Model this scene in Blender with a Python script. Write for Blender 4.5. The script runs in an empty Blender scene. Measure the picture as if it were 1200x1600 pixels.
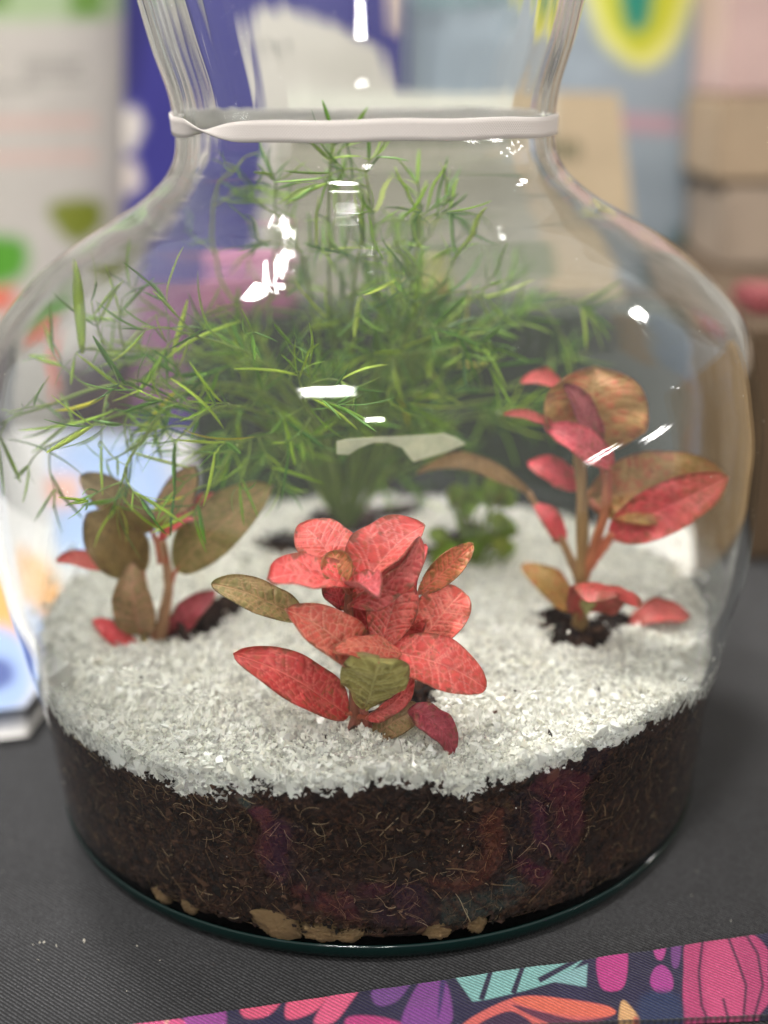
import bpy, bmesh, math, random
import numpy as np
from mathutils import Vector, Matrix, noise as mnoise

rng = np.random.default_rng(7)
random.seed(7)
scene = bpy.context.scene
COL = scene.collection

# ------------------------------------------------------------------ camera
F = 2000.0                                   # focal length in photo pixels (1200 x 1600)
CAM = np.array([0.0046, -0.516, 0.3035])
PITCH, ROLL = math.radians(19.3), math.radians(1.05)
FW = np.array([0, math.cos(PITCH), -math.sin(PITCH)])
_r = np.array([1.0, 0, 0]); _u = np.cross(_r, FW)
RT = math.cos(ROLL) * _r - math.sin(ROLL) * _u
UP = math.cos(ROLL) * _u + math.sin(ROLL) * _r
cam_data = bpy.data.cameras.new('camera')
cam = bpy.data.objects.new('camera', cam_data); COL.objects.link(cam)
cam.matrix_world = Matrix(((RT[0], UP[0], -FW[0], CAM[0]), (RT[1], UP[1], -FW[1], CAM[1]),
                           (RT[2], UP[2], -FW[2], CAM[2]), (0, 0, 0, 1)))
cam_data.sensor_fit = 'VERTICAL'; cam_data.sensor_height = 24.0
cam_data.lens = 24.0 * F / 1600.0
cam_data.clip_start = 0.02; cam_data.clip_end = 60
cam_data.dof.use_dof = True
cam_data.dof.focus_distance = 0.446
cam_data.dof.aperture_fstop = 2.0
scene.camera = cam

# ------------------------------------------------------------------ world, lamps, exposure
w = bpy.data.worlds.new('World'); scene.world = w; w.use_nodes = True
bgn = w.node_tree.nodes['Background']
bgn.inputs[0].default_value = (1.0, 0.985, 0.96, 1); bgn.inputs[1].default_value = 0.44
scene.view_settings.view_transform = 'Standard'; scene.view_settings.look = 'None'
scene.view_settings.exposure = 0.92; scene.view_settings.gamma = 1.0

def ceiling_lamp(loc, sx, sy, power, aim=None):
    l = bpy.data.lights.new('ceiling_lamp', 'AREA'); l.shape = 'RECTANGLE'
    l.size, l.size_y, l.energy = sx, sy, power; l.color = (1.0, 0.97, 0.93)
    # frosted diffuser: brightest along the middle, fading to its edges
    l.use_nodes = True; n = l.node_tree; em = n.nodes.get('Emission') or n.nodes.new('ShaderNodeEmission')
    gm = n.nodes.new('ShaderNodeNewGeometry'); sx_ = n.nodes.new('ShaderNodeSeparateXYZ'); n.links.new(gm.outputs['Parametric'], sx_.inputs[0])
    val = None
    for ax in ('X', 'Y'):
        a = n.nodes.new('ShaderNodeMath'); a.operation = 'SUBTRACT'; a.inputs[0].default_value = 1; n.links.new(sx_.outputs[ax], a.inputs[1])
        c = n.nodes.new('ShaderNodeMath'); c.operation = 'MULTIPLY'; n.links.new(sx_.outputs[ax], c.inputs[0]); n.links.new(a.outputs[0], c.inputs[1])
        if val is None: val = c.outputs[0]
        else:
            d = n.nodes.new('ShaderNodeMath'); d.operation = 'MULTIPLY'; n.links.new(val, d.inputs[0]); n.links.new(c.outputs[0], d.inputs[1]); val = d.outputs[0]
    q = n.nodes.new('ShaderNodeMath'); q.operation = 'POWER'; q.inputs[1].default_value = 1.6; n.links.new(val, q.inputs[0])
    k = n.nodes.new('ShaderNodeMath'); k.operation = 'MULTIPLY'; k.inputs[1].default_value = 16 ** 1.6 * 2.0; n.links.new(q.outputs[0], k.inputs[0])
    n.links.new(k.outputs[0], em.inputs['Strength'])
    o = bpy.data.objects.new('ceiling_lamp', l); COL.objects.link(o); o.location = loc
    if aim is not None:
        o.rotation_euler = (Vector(aim) - Vector(loc)).to_track_quat('-Z', 'Y').to_euler()
    return o

la = ceiling_lamp((-0.72, 0.72, 2.4), 0.14, 0.60, 70); la.rotation_euler = (0, 0, math.radians(-24))
ceiling_lamp((-0.42, -1.30, 2.4), 0.62, 0.22, 62)
ceiling_lamp((0.10, -3.9, 2.4), 0.46, 0.34, 70)
ceiling_lamp((2.75, 1.45, 2.4), 0.38, 0.38, 30)
for p, q in (((3.07, -1.935, .164), (3.405, -1.212, .34)), ((3.518, -.82, .197), (3.597, -.073, .289))):   # light tubes on the next stall
    p, q = Vector(p), Vector(q); c = (p + q) / 2; t = ceiling_lamp(c, (q - p).length, .045, 5)
    zx = (q - p).normalized(); zz = (c - Vector((0.08, -.13, .2))).normalized(); zz = (zz - zx * zz.dot(zx)).normalized(); zy = zz.cross(zx)
    t.rotation_euler = Matrix((zx, zy, zz)).transposed().to_euler()
for (lx, ly, lz) in ((3.9, 0.35, 0.9), (4.1, 0.9, 0.75), (3.9, 0.1, 0.62), (4.0, 0.5, 0.5), (4.2, 1.0, 0.6), (4.3, 1.15, 0.55), (4.0, 0.8, 0.36)):
    ceiling_lamp((lx, ly, lz), 0.11, 0.11, 0.9, (0, 0, 0.2))

cy = scene.cycles
cy.use_denoising = True
try: cy.denoiser = 'OPENIMAGEDENOISE'
except Exception: pass
cy.max_bounces = 28; cy.transmission_bounces = 24; cy.transparent_max_bounces = 12
cy.diffuse_bounces = 9; cy.glossy_bounces = 8
cy.caustics_refractive = True; cy.caustics_reflective = True
cy.sample_clamp_indirect = 60.0; cy.blur_glossy = 0.6

# ------------------------------------------------------------------ helpers
def proj(P):
    d = np.asarray(P, float) - CAM; z = d @ FW
    return np.stack([600 + F * (d @ RT) / z, 800 - F * (d @ UP) / z], -1)
def ray(x, y):
    return FW + RT * ((x - 600) / F) + UP * ((800 - y) / F)
def at(x, y, Y):
    """photo pixel -> point on the vertical plane at depth Y"""
    d = ray(x, y); return CAM + d * ((Y - CAM[1]) / d[1])
def atz(x, y, z):
    d = ray(x, y); return CAM + d * ((z - CAM[2]) / d[2])
def pxm(Y):
    return (Y - CAM[1]) / F
def lin(c):
    c = np.asarray(c, float) / 255.0
    return np.where(c <= 0.04045, c / 12.92, ((c + 0.055) / 1.055) ** 2.4)
def sm(x, a, b):
    t = np.clip((x - a) / (b - a), 0, 1); return t * t * (3 - 2 * t)

def mesh_np(name, V, faces, smooth=True, colors=None, mats=None, sizes=None):
    """faces: (n,k) int array of equal-size polygons, or a list of such arrays"""
    if isinstance(faces, np.ndarray): faces = [faces]
    faces = [np.asarray(f, np.int32) for f in faces if len(f)]
    me = bpy.data.meshes.new(name)
    V = np.asarray(V, np.float32)
    loops = np.concatenate([f.ravel() for f in faces])
    tot = np.concatenate([np.full(len(f), f.shape[1], np.int32) for f in faces])
    start = np.concatenate([[0], np.cumsum(tot)[:-1]]).astype(np.int32)
    me.vertices.add(len(V)); me.vertices.foreach_set('co', V.ravel())
    me.loops.add(len(loops)); me.loops.foreach_set('vertex_index', loops)
    me.polygons.add(len(tot)); me.polygons.foreach_set('loop_start', start)
    me.polygons.foreach_set('use_smooth', np.full(len(tot), smooth))
    me.update(calc_edges=True)
    if colors is not None:
        a = me.color_attributes.new('pigment', 'FLOAT_COLOR', 'POINT')
        c = np.ones((len(V), 4), np.float32); c[:, :3] = colors
        a.data.foreach_set('color', c.ravel())
    for m in (mats or []): me.materials.append(m)
    return me
def link(name, me, parent=None, **props):
    o = bpy.data.objects.new(name, me); COL.objects.link(o)
    if parent is not None: o.parent = parent
    for k, v in props.items(): o[k] = v
    return o
def empty(name, loc, label, cat, group=None):
    o = bpy.data.objects.new(name, None); COL.objects.link(o); o.location = loc
    o.empty_display_size = 0.02
    o['label'] = label; o['category'] = cat
    if group: o['group'] = group
    return o
def adopt(o, root):
    """world-space mesh data under an unrotated root"""
    o.parent = root; o.location = -Vector(root.location)
    return o
def grid_faces(nu, nv, wrap_u=False, off=0, flip=False):
    iu = np.arange(nu if wrap_u else nu - 1); iv = np.arange(nv - 1)
    A, B = np.meshgrid(iu, iv, indexing='ij'); A = A.ravel(); B = B.ravel(); A2 = (A + 1) % nu
    f = np.stack([A * nv + B, A2 * nv + B, A2 * nv + B + 1, A * nv + B + 1], 1) + off
    return f[:, ::-1] if flip else f
def bezpath(pts, n):
    """Catmull-Rom through points"""
    P = np.asarray(pts, float); P = np.vstack([2 * P[0] - P[1], P, 2 * P[-1] - P[-2]])
    out = []; m = len(P) - 3
    for s in np.linspace(0, m - 1e-6, n):
        i = int(s); t = s - i; a, b, c, d = P[i:i + 4]
        out.append(0.5 * ((2 * b) + (c - a) * t + (2 * a - 5 * b + 4 * c - d) * t * t + (-a + 3 * b - 3 * c + d) * t ** 3))
    return np.array(out)
def tube(path, r0, r1, k=6, jitter=0.0):
    P = np.asarray(path, float); n = len(P)
    T = np.gradient(P, axis=0); T /= np.linalg.norm(T, axis=1)[:, None] + 1e-12
    ref = np.array([0.31, -0.9, 0.21])
    A = np.cross(T, ref); A /= np.linalg.norm(A, axis=1)[:, None] + 1e-12
    B = np.cross(T, A)
    a = np.linspace(0, 2 * np.pi, k, endpoint=False)
    r = np.linspace(r0, r1, n)
    if jitter: r = r * (1 + jitter * rng.standard_normal(n))
    V = P[:, None, :] + r[:, None, None] * (np.cos(a)[None, :, None] * A[:, None, :] + np.sin(a)[None, :, None] * B[:, None, :])
    V = V.reshape(-1, 3)
    i = np.arange(n - 1)[:, None]; j = np.arange(k)[None, :]
    f = np.stack([i * k + j, i * k + (j + 1) % k, (i + 1) * k + (j + 1) % k, (i + 1) * k + j], -1).reshape(-1, 4)
    V = np.vstack([V, P[:1], P[-1:]])
    nb = len(V) - 2; jj = np.arange(k)
    t = np.concatenate([np.stack([np.full(k, nb), (jj + 1) % k, jj], 1),
                        np.stack([np.full(k, nb + 1), (n - 1) * k + jj, (n - 1) * k + (jj + 1) % k], 1)])
    return V, f, t
def join(parts):
    Vs, Q, T, off = [], [], [], 0
    for V, f, t in parts:
        Vs.append(V); Q.append(f + off); T.append(t + off); off += len(V)
    return np.vstack(Vs), [np.vstack(Q), np.vstack(T)]
def poly_sdf(px, py, pts):
    """signed distance (px), negative inside"""
    pts = np.asarray(pts, float); d = np.full(px.shape, 1e9); s = np.ones(px.shape)
    n = len(pts)
    for i in range(n):
        a, b = pts[i], pts[i - 1]; e = b - a
        wx, wy = px - a[0], py - a[1]
        t = np.clip((wx * e[0] + wy * e[1]) / (e @ e), 0, 1)
        d = np.minimum(d, (wx - e[0] * t) ** 2 + (wy - e[1] * t) ** 2)
        c1 = py >= a[1]; c2 = py < b[1]; c3 = e[0] * wy > e[1] * wx
        flip = (c1 & c2 & c3) | (~c1 & ~c2 & ~c3)
        s = np.where(flip, -s, s)
    return s * np.sqrt(d)
def curve_pts(pts, n=6):
    """closed smooth outline through points"""
    P = np.asarray(pts, float); m = len(P); out = []
    for i in range(m):
        a, b, c, d = P[i - 1], P[i], P[(i + 1) % m], P[(i + 2) % m]
        for t in np.linspace(0, 1, n, endpoint=False):
            out.append(0.5 * (2 * b + (c - a) * t + (2 * a - 5 * b + 4 * c - d) * t * t + (-a + 3 * b - 3 * c + d) * t ** 3))
    return np.array(out)
def paint(col, px, py, pts, rgb, soft=1.5, smooth=False, k=1.0):
    s = poly_sdf(px, py, curve_pts(pts) if smooth else pts)
    m = (k * (1 - sm(s, -soft, soft)))[..., None]
    return col * (1 - m) + lin(rgb) * m
def vnoise(x, y, seed=0):
    """smooth value noise on arrays, 0..1"""
    xi = np.floor(x).astype(np.int64); yi = np.floor(y).astype(np.int64); fx = x - xi; fy = y - yi
    fx = fx * fx * (3 - 2 * fx); fy = fy * fy * (3 - 2 * fy)
    def h(a, b):
        n = (a * 374761393 + b * 668265263 + seed * 144269) & 0x7fffffff
        n = ((n ^ (n >> 13)) * 1274126177) & 0x7fffffff
        return ((n ^ (n >> 16)) & 0xffff) / 65535.0
    return (h(xi, yi) * (1 - fx) + h(xi + 1, yi) * fx) * (1 - fy) + (h(xi, yi + 1) * (1 - fx) + h(xi + 1, yi + 1) * fx) * fy
def fbm(x, y, seed=0, o=4):
    s = 0; a = 0.5; t = 0
    for i in range(o):
        s = s + a * vnoise(x * 2 ** i, y * 2 ** i, seed + i); t += a; a *= 0.5
    return s / t

def shards(P, size, aniso=0.45, n_sides=8):
    """random faceted grains at P"""
    n = len(P)
    if n_sides == 8:
        base = np.array([(1, 0, 0), (-1, 0, 0), (0, 1, 0), (0, -1, 0), (0, 0, 1), (0, 0, -1)], float)
        tri = np.array([(0, 2, 4), (2, 1, 4), (1, 3, 4), (3, 0, 4), (2, 0, 5), (1, 2, 5), (3, 1, 5), (0, 3, 5)])
    else:
        c = [(-1, -1, -1), (1, -1, -1), (1, 1, -1), (-1, 1, -1), (-1, -1, 1), (1, -1, 1), (1, 1, 1), (-1, 1, 1)]
        base = np.array(c, float) * 0.62
        tri = np.array([(0, 2, 1), (0, 3, 2), (4, 5, 6), (4, 6, 7), (0, 1, 5), (0, 5, 4), (1, 2, 6), (1, 6, 5), (2, 3, 7), (2, 7, 6), (3, 0, 4), (3, 4, 7)])
    k = len(base)
    v = base[None] * (1 + 0.35 * rng.standard_normal((n, k, 1))) + 0.22 * rng.standard_normal((n, k, 3))
    v = v * np.exp(aniso * rng.standard_normal((n, 1, 3)) * 0.8)
    q = rng.standard_normal((n, 4)); q /= np.linalg.norm(q, axis=1)[:, None]
    w_, x, y, z = q.T
    Rm = np.stack([np.stack([1 - 2 * (y * y + z * z), 2 * (x * y - z * w_), 2 * (x * z + y * w_)], -1),
                   np.stack([2 * (x * y + z * w_), 1 - 2 * (x * x + z * z), 2 * (y * z - x * w_)], -1),
                   np.stack([2 * (x * z - y * w_), 2 * (y * z + x * w_), 1 - 2 * (x * x + y * y)], -1)], 1)
    v = np.einsum('nij,nkj->nki', Rm, v) * np.asarray(size).reshape(-1, 1, 1) + P[:, None, :]
    f = (tri[None] + (np.arange(n) * k)[:, None, None]).reshape(-1, 3)
    return v.reshape(-1, 3), f

# ------------------------------------------------------------------ materials
def mat(name):
    m = bpy.data.materials.new(name); m.use_nodes = True
    nt = m.node_tree; return m, nt, nt.nodes['Principled BSDF'], nt.nodes['Material Output']
def node(nt, typ, **kw):
    n = nt.nodes.new(typ)
    for k, v in kw.items(): setattr(n, k, v)
    return n
def ramp(nt, stops):
    r = node(nt, 'ShaderNodeValToRGB'); e = r.color_ramp.elements
    while len(e) < len(stops): e.new(0.5)
    for q, (p, c) in zip(e, stops): q.position = p; q.color = (*c, 1)
    return r
def bump(nt, src, strength, dist, bsdf):
    b = node(nt, 'ShaderNodeBump'); b.inputs['Strength'].default_value = strength; b.inputs['Distance'].default_value = dist
    nt.links.new(src, b.inputs['Height']); nt.links.new(b.outputs[0], bsdf.inputs['Normal']); return b
def noise_node(nt, scale, detail=4, rough=0.6, coord='Object'):
    t = node(nt, 'ShaderNodeTexCoord'); n = node(nt, 'ShaderNodeTexNoise')
    n.inputs['Scale'].default_value = scale; n.inputs['Detail'].default_value = detail; n.inputs['Roughness'].default_value = rough
    nt.links.new(t.outputs[coord], n.inputs['Vector']); return n

def simple(name, rgb, rough=0.6, var=0.12, scale=40, bumpd=0.0, spec=0.5):
    m, nt, b, o = mat(name); c = lin(rgb); n = noise_node(nt, scale)
    r = ramp(nt, [(0.3, tuple(c * (1 - var))), (0.7, tuple(np.minimum(1, c * (1 + var))))])
    nt.links.new(n.outputs[0], r.inputs[0]); nt.links.new(r.outputs[0], b.inputs['Base Color'])
    b.inputs['Roughness'].default_value = rough; b.inputs['Specular IOR Level'].default_value = spec
    if bumpd: bump(nt, n.outputs[0], 0.6, bumpd, b)
    return m
def pigment(name, rough=0.5, spec=0.5, transl=0.0, bump_scale=0, bump_d=0.0, coat=0.0, gain=1.0):
    m, nt, b, o = mat(name)
    a = node(nt, 'ShaderNodeVertexColor'); a.layer_name = 'pigment'
    nt.links.new(a.outputs[0], b.inputs['Base Color'])
    b.inputs['Roughness'].default_value = rough; b.inputs['Specular IOR Level'].default_value = spec
    b.inputs['Coat Weight'].default_value = coat
    if bump_scale:
        n = noise_node(nt, bump_scale, 3); bump(nt, n.outputs[0], 0.5, bump_d, b)
    if transl:
        t = node(nt, 'ShaderNodeBsdfTranslucent'); mx = node(nt, 'ShaderNodeMixShader'); mx.inputs[0].default_value = transl
        nt.links.new(a.outputs[0], t.inputs[0]); nt.links.new(b.outputs[0], mx.inputs[1]); nt.links.new(t.outputs[0], mx.inputs[2])
        nt.links.new(mx.outputs[0], o.inputs[0])
    return m

# clear bottle glass, faintly sea-green in thickness
M_GLASS, nt, b, o = mat('bottle_glass')
nt.nodes.remove(b)
g = node(nt, 'ShaderNodeBsdfGlass'); g.inputs['IOR'].default_value = 1.35; g.inputs['Roughness'].default_value = 0.0
g.inputs['Color'].default_value = (1, 1, 1, 1)
nt.links.new(g.outputs[0], o.inputs[0])
va = node(nt, 'ShaderNodeVolumeAbsorption'); va.inputs[0].default_value = (0.12, 0.80, 0.66, 1); va.inputs[1].default_value = 4.5
nt.links.new(va.outputs[0], o.inputs[1])

# black twill
def twill(name, use_pigment):
    m, nt, b, o = mat(name)
    t = node(nt, 'ShaderNodeTexCoord'); mp = node(nt, 'ShaderNodeMapping'); mp.inputs['Rotation'].default_value = (0, 0, math.radians(-52))
    nt.links.new(t.outputs['Object'], mp.inputs[0])
    wv = node(nt, 'ShaderNodeTexWave'); wv.inputs['Scale'].default_value = 235; wv.inputs['Distortion'].default_value = 1.2
    wv.inputs['Detail'].default_value = 2.0; wv.inputs['Detail Scale'].default_value = 3.0
    nt.links.new(mp.outputs[0], wv.inputs[0])
    n = noise_node(nt, 1100, 2, 0.7); n2 = noise_node(nt, 22, 4, 0.6)
    mul = node(nt, 'ShaderNodeMath', operation='MULTIPLY'); nt.links.new(wv.outputs['Fac'], mul.inputs[0]); nt.links.new(n.outputs[0], mul.inputs[1])
    if use_pigment:
        a = node(nt, 'ShaderNodeVertexColor'); a.layer_name = 'pigment'
        mr = node(nt, 'ShaderNodeMapRange'); mr.inputs['From Max'].default_value = 0.6; mr.inputs['To Min'].default_value = 0.62; mr.inputs['To Max'].default_value = 1.45
        nt.links.new(mul.outputs[0], mr.inputs[0])
        vm = node(nt, 'ShaderNodeVectorMath', operation='SCALE'); nt.links.new(a.outputs[0], vm.inputs[0]); nt.links.new(mr.outputs[0], vm.inputs['Scale'])
        nt.links.new(vm.outputs[0], b.inputs['Base Color'])
    else:
        r = ramp(nt, [(0.06, (0.0035, 0.0035, 0.004)), (0.32, (0.0115, 0.0115, 0.0125)), (0.6, (0.052, 0.052, 0.056))])
        nt.links.new(mul.outputs[0], r.inputs[0])
        r2 = ramp(nt, [(0.3, (0.75, 0.75, 0.76)), (0.7, (1.2, 1.2, 1.2))]); nt.links.new(n2.outputs[0], r2.inputs[0])
        mx = node(nt, 'ShaderNodeMixRGB', blend_type='MULTIPLY'); mx.inputs[0].default_value = 1
        nt.links.new(r.outputs[0], mx.inputs[1]); nt.links.new(r2.outputs[0], mx.inputs[2]); nt.links.new(mx.outputs[0], b.inputs['Base Color'])
    b.inputs['Roughness'].default_value = 0.85; b.inputs['Specular IOR Level'].default_value = 0.2
    b.inputs['Sheen Weight'].default_value = 0.15
    bump(nt, mul.outputs[0], 0.7, 0.0006, b)
    return m
M_TWILL = twill('black_twill', False); M_PRINT = twill('printed_twill', True)

# soil
M_SOIL, nt, b, o = mat('dark_peat')
n = noise_node(nt, 480, 6, 0.75); n2 = noise_node(nt, 60, 3)
r = ramp(nt, [(0.32, (0.005, 0.002, 0.0015)), (0.48, (0.026, 0.011, 0.007)), (0.6, (0.085, 0.036, 0.02)), (0.76, (0.22, 0.11, 0.06))])
nt.links.new(n.outputs[0], r.inputs[0])
r2 = ramp(nt, [(0.35, (0.55, 0.52, 0.5)), (0.7, (1.25, 1.08, 1.0))]); nt.links.new(n2.outputs[0], r2.inputs[0])
mx = node(nt, 'ShaderNodeMixRGB', blend_type='MULTIPLY'); mx.inputs[0].default_value = 1
nt.links.new(r.outputs[0], mx.inputs[1]); nt.links.new(r2.outputs[0], mx.inputs[2]); nt.links.new(mx.outputs[0], b.inputs['Base Color'])
b.inputs['Roughness'].default_value = 0.75; bump(nt, n.outputs[0], 1.0, 0.0012, b)

def island_mat(name, stops, rough, transl=0.0, spec=0.5):
    m, nt, b, o = mat(name); gi = node(nt, 'ShaderNodeNewGeometry'); r = ramp(nt, stops)
    nt.links.new(gi.outputs['Random Per Island'], r.inputs[0]); nt.links.new(r.outputs[0], b.inputs['Base Color'])
    b.inputs['Roughness'].default_value = rough; b.inputs['Specular IOR Level'].default_value = spec
    return m, nt, b, o, gi
M_CRUMB = island_mat('peat_crumb', [(0, (0.004, 0.0017, 0.0012)), (0.45, (0.02, 0.008, 0.005)), (0.85, (0.05, 0.02, 0.011)), (1, (0.11, 0.05, 0.027))], 0.8)[0]
M_FIBRE = island_mat('root_fibre', [(0, (0.05, 0.022, 0.012)), (0.5, (0.16, 0.085, 0.04)), (0.85, (0.32, 0.20, 0.10)), (1, (0.55, 0.42, 0.25))], 0.7)[0]
# crushed glass / quartz grit: milky grains with a share of clear ones
M_GRIT, nt, b, o, gi = island_mat('white_grit', [(0, (0.89, 0.87, 0.77)), (0.3, (0.955, 0.945, 0.905)), (0.8, (0.95, 0.945, 0.88)), (1, (0.985, 0.98, 0.96))], 0.11)
mr = node(nt, 'ShaderNodeMath', operation='FRACT'); ml = node(nt, 'ShaderNodeMath', operation='MULTIPLY'); ml.inputs[1].default_value = 17.31
nt.links.new(gi.outputs['Random Per Island'], ml.inputs[0]); nt.links.new(ml.outputs[0], mr.inputs[0])
st = ramp(nt, [(0.45, (0.0, 0.0, 0.0)), (0.9, (0.62, 0.62, 0.62))]); nt.links.new(mr.outputs[0], st.inputs[0]); nt.links.new(st.outputs[0], b.inputs['Transmission Weight'])
b.inputs['IOR'].default_value = 1.46
tr = node(nt, 'ShaderNodeBsdfTranslucent'); tr.inputs[0].default_value = (0.97, 0.95, 0.89, 1)
ms = node(nt, 'ShaderNodeMixShader'); ms.inputs[0].default_value = 0.2
nt.links.new(b.outputs[0], ms.inputs[1]); nt.links.new(tr.outputs[0], ms.inputs[2]); nt.links.new(ms.outputs[0], o.inputs[0])

M_LEAF = pigment('fittonia_leaf', 0.42, 0.45, 0.22, 900, 0.00025)
M_STEM = pigment('plant_stem', 0.55, 0.4, 0.1, 700, 0.0003)
M_PAPER = pigment('printed_pouch', 0.38, 0.5)
M_MATTE = pigment('printed_card', 0.8, 0.3, 0, 300, 0.0002)
M_GLOSSY = pigment('glossy_paper', 0.25, 0.5)
M_BAND, nt, b, o = mat('cotton_band')
tc = node(nt, 'ShaderNodeTexCoord')
mp = node(nt, 'ShaderNodeMapping'); mp.inputs['Rotation'].default_value = (0, 0, math.radians(45))
nt.links.new(tc.outputs['UV'], mp.inputs[0])
ck = node(nt, 'ShaderNodeTexWave'); ck.inputs['Scale'].default_value = 400; nt.links.new(mp.outputs[0], ck.inputs[0]); ck.inputs['Distortion'].default_value = 1.0
mp2 = node(nt, 'ShaderNodeMapping'); mp2.inputs['Rotation'].default_value = (0, 0, math.radians(-45)); nt.links.new(tc.outputs['UV'], mp2.inputs[0])
ck2 = node(nt, 'ShaderNodeTexWave'); ck2.inputs['Scale'].default_value = 400; nt.links.new(mp2.outputs[0], ck2.inputs[0]); ck2.inputs['Distortion'].default_value = 1.0
ad = node(nt, 'ShaderNodeMath', operation='MAXIMUM'); nt.links.new(ck.outputs['Fac'], ad.inputs[0]); nt.links.new(ck2.outputs['Fac'], ad.inputs[1])
r = ramp(nt, [(0.2, (0.44, 0.40, 0.37)), (1.0, (0.62, 0.57, 0.535))]); nt.links.new(ad.outputs[0], r.inputs[0]); nt.links.new(r.outputs[0], b.inputs['Base Color'])
b.inputs['Roughness'].default_value = 0.8; bump(nt, ad.outputs[0], 0.5, 0.0002, b)

def needle_mat(name, stops):
    m, nt, b, o = mat(name); oi = node(nt, 'ShaderNodeObjectInfo'); r = ramp(nt, stops)
    n = noise_node(nt, 90, 2); ad = node(nt, 'ShaderNodeMath', operation='MULTIPLY_ADD'); ad.inputs[1].default_value = 0.35
    nt.links.new(n.outputs[0], ad.inputs[0])
    s = node(nt, 'ShaderNodeMath', operation='MULTIPLY'); s.inputs[1].default_value = 0.8
    nt.links.new(oi.outputs['Random'], s.inputs[0]); nt.links.new(s.outputs[0], ad.inputs[2])
    nt.links.new(ad.outputs[0], r.inputs[0]); nt.links.new(r.outputs[0], b.inputs['Base Color'])
    b.inputs['Roughness'].default_value = 0.4
    t = node(nt, 'ShaderNodeBsdfTranslucent'); mx = node(nt, 'ShaderNodeMixShader'); mx.inputs[0].default_value = 0.3
    nt.links.new(r.outputs[0], t.inputs[0]); nt.links.new(b.outputs[0], mx.inputs[1]); nt.links.new(t.outputs[0], mx.inputs[2])
    nt.links.new(mx.outputs[0], o.inputs[0]); return m
M_NEEDLE = needle_mat('fern_green', [(0.1, (0.05, 0.14, 0.018)), (0.45, (0.12, 0.29, 0.014)), (0.72, (0.30, 0.48, 0.022)), (1.0, (0.55, 0.66, 0.08))])
M_YELLOW = needle_mat('fern_yellow', [(0.1, (0.62, 0.60, 0.03)), (1.0, (0.75, 0.62, 0.05))])
M_NEEDLE_MASS = island_mat('fern_mass', [(0, (0.045, 0.12, 0.016)), (0.5, (0.11, 0.26, 0.014)), (1, (0.30, 0.44, 0.025))], 0.45)[0]

# ------------------------------------------------------------------ setting: table, hall wall
def plane_grid(x0, x1, y0, y1, nx, ny, zf):
    X, Y = np.meshgrid(np.linspace(x0, x1, nx), np.linspace(y0, y1, ny), indexing='ij')
    return np.stack([X, Y, zf(X, Y)], -1).reshape(-1, 3), grid_faces(nx, ny)
def table_z(X, Y):
    return 0.0018 * (fbm(X * 9 + 3, Y * 9, 5, 3) - 0.75) * sm(np.hypot(X, Y), 0.145, 0.21) - 0.0002
V, f = plane_grid(-1.6, 1.6, -0.75, 1.5, 260, 200, table_z)
link('table_top', mesh_np('table_top', V, f, True, mats=[M_TWILL]), kind='structure')

M_WALL = simple('hall_wall', (176, 170, 162), 0.9, 0.3, 2.0)
V = np.array([(-5, 3.6, -1.2), (5, 3.6, -1.2), (5, 3.6, 3.2), (-5, 3.6, 3.2)]); 
link('wall', mesh_np('wall', V, np.array([[0, 1, 2, 3]]), False, mats=[M_WALL]), kind='structure')
M_FLOOR = simple('hall_floor', (70, 68, 66), 0.8, 0.2, 3.0)
V = np.array([(-6, -5, -0.75), (6, -5, -0.75), (6, 3.6, -0.75), (-6, 3.6, -0.75)])
link('floor', mesh_np('floor', V, np.array([[0, 1, 2, 3]]), False, mats=[M_FLOOR]), kind='structure')

# ------------------------------------------------------------------ the jar
ZC = [0, .0025, .007, .014, .03, .05, .07, .09, .11, .135, .16, .185, .205, .221, .234, .244, .254, .265, .273, .279, .291, .311, .345, .372]
RC = [.1325, .1362, .1384, .1398, .1413, .1432, .1470, .1504, .1546, .1570, .1576, .1546, .1490, .1368, .1224, .1062, .0889, .0768, .0732, .0727, .0738, .0794, .0869, .0925]
def pchip(xq, x, y):
    x = np.asarray(x); y = np.asarray(y); h = np.diff(x); dl = np.diff(y) / h; m = np.zeros(len(x))
    m[0], m[-1] = dl[0], dl[-1]
    for i in range(1, len(x) - 1):
        if dl[i - 1] * dl[i] > 0:
            w1, w2 = 2 * h[i] + h[i - 1], h[i] + 2 * h[i - 1]; m[i] = (w1 + w2) / (w1 / dl[i - 1] + w2 / dl[i])
    i = np.clip(np.searchsorted(x, xq) - 1, 0, len(h) - 1); t = (xq - x[i]) / h[i]
    return ((1 + 2 * t) * (1 - t) ** 2) * y[i] + t * (1 - t) ** 2 * h[i] * m[i] + t * t * (3 - 2 * t) * y[i + 1] + t * t * (t - 1) * h[i] * m[i + 1]
_zz = np.linspace(0, 0.372, 800); _rr = pchip(_zz, ZC, RC)
k = np.hanning(15); k /= k.sum()
_rs = np.convolve(np.pad(_rr, 7, mode='edge'), k, 'valid'); _rr = np.where(_zz > 0.02, _rs, _rr)
def Rout(z): return np.interp(z, _zz, _rr)
WALL = 0.0044
def Rin(z): return Rout(z) - WALL * np.sqrt(1 + np.gradient(_rr, _zz)[np.clip((np.asarray(z) / 0.372 * 799).astype(int), 0, 799)] ** 2)
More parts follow.
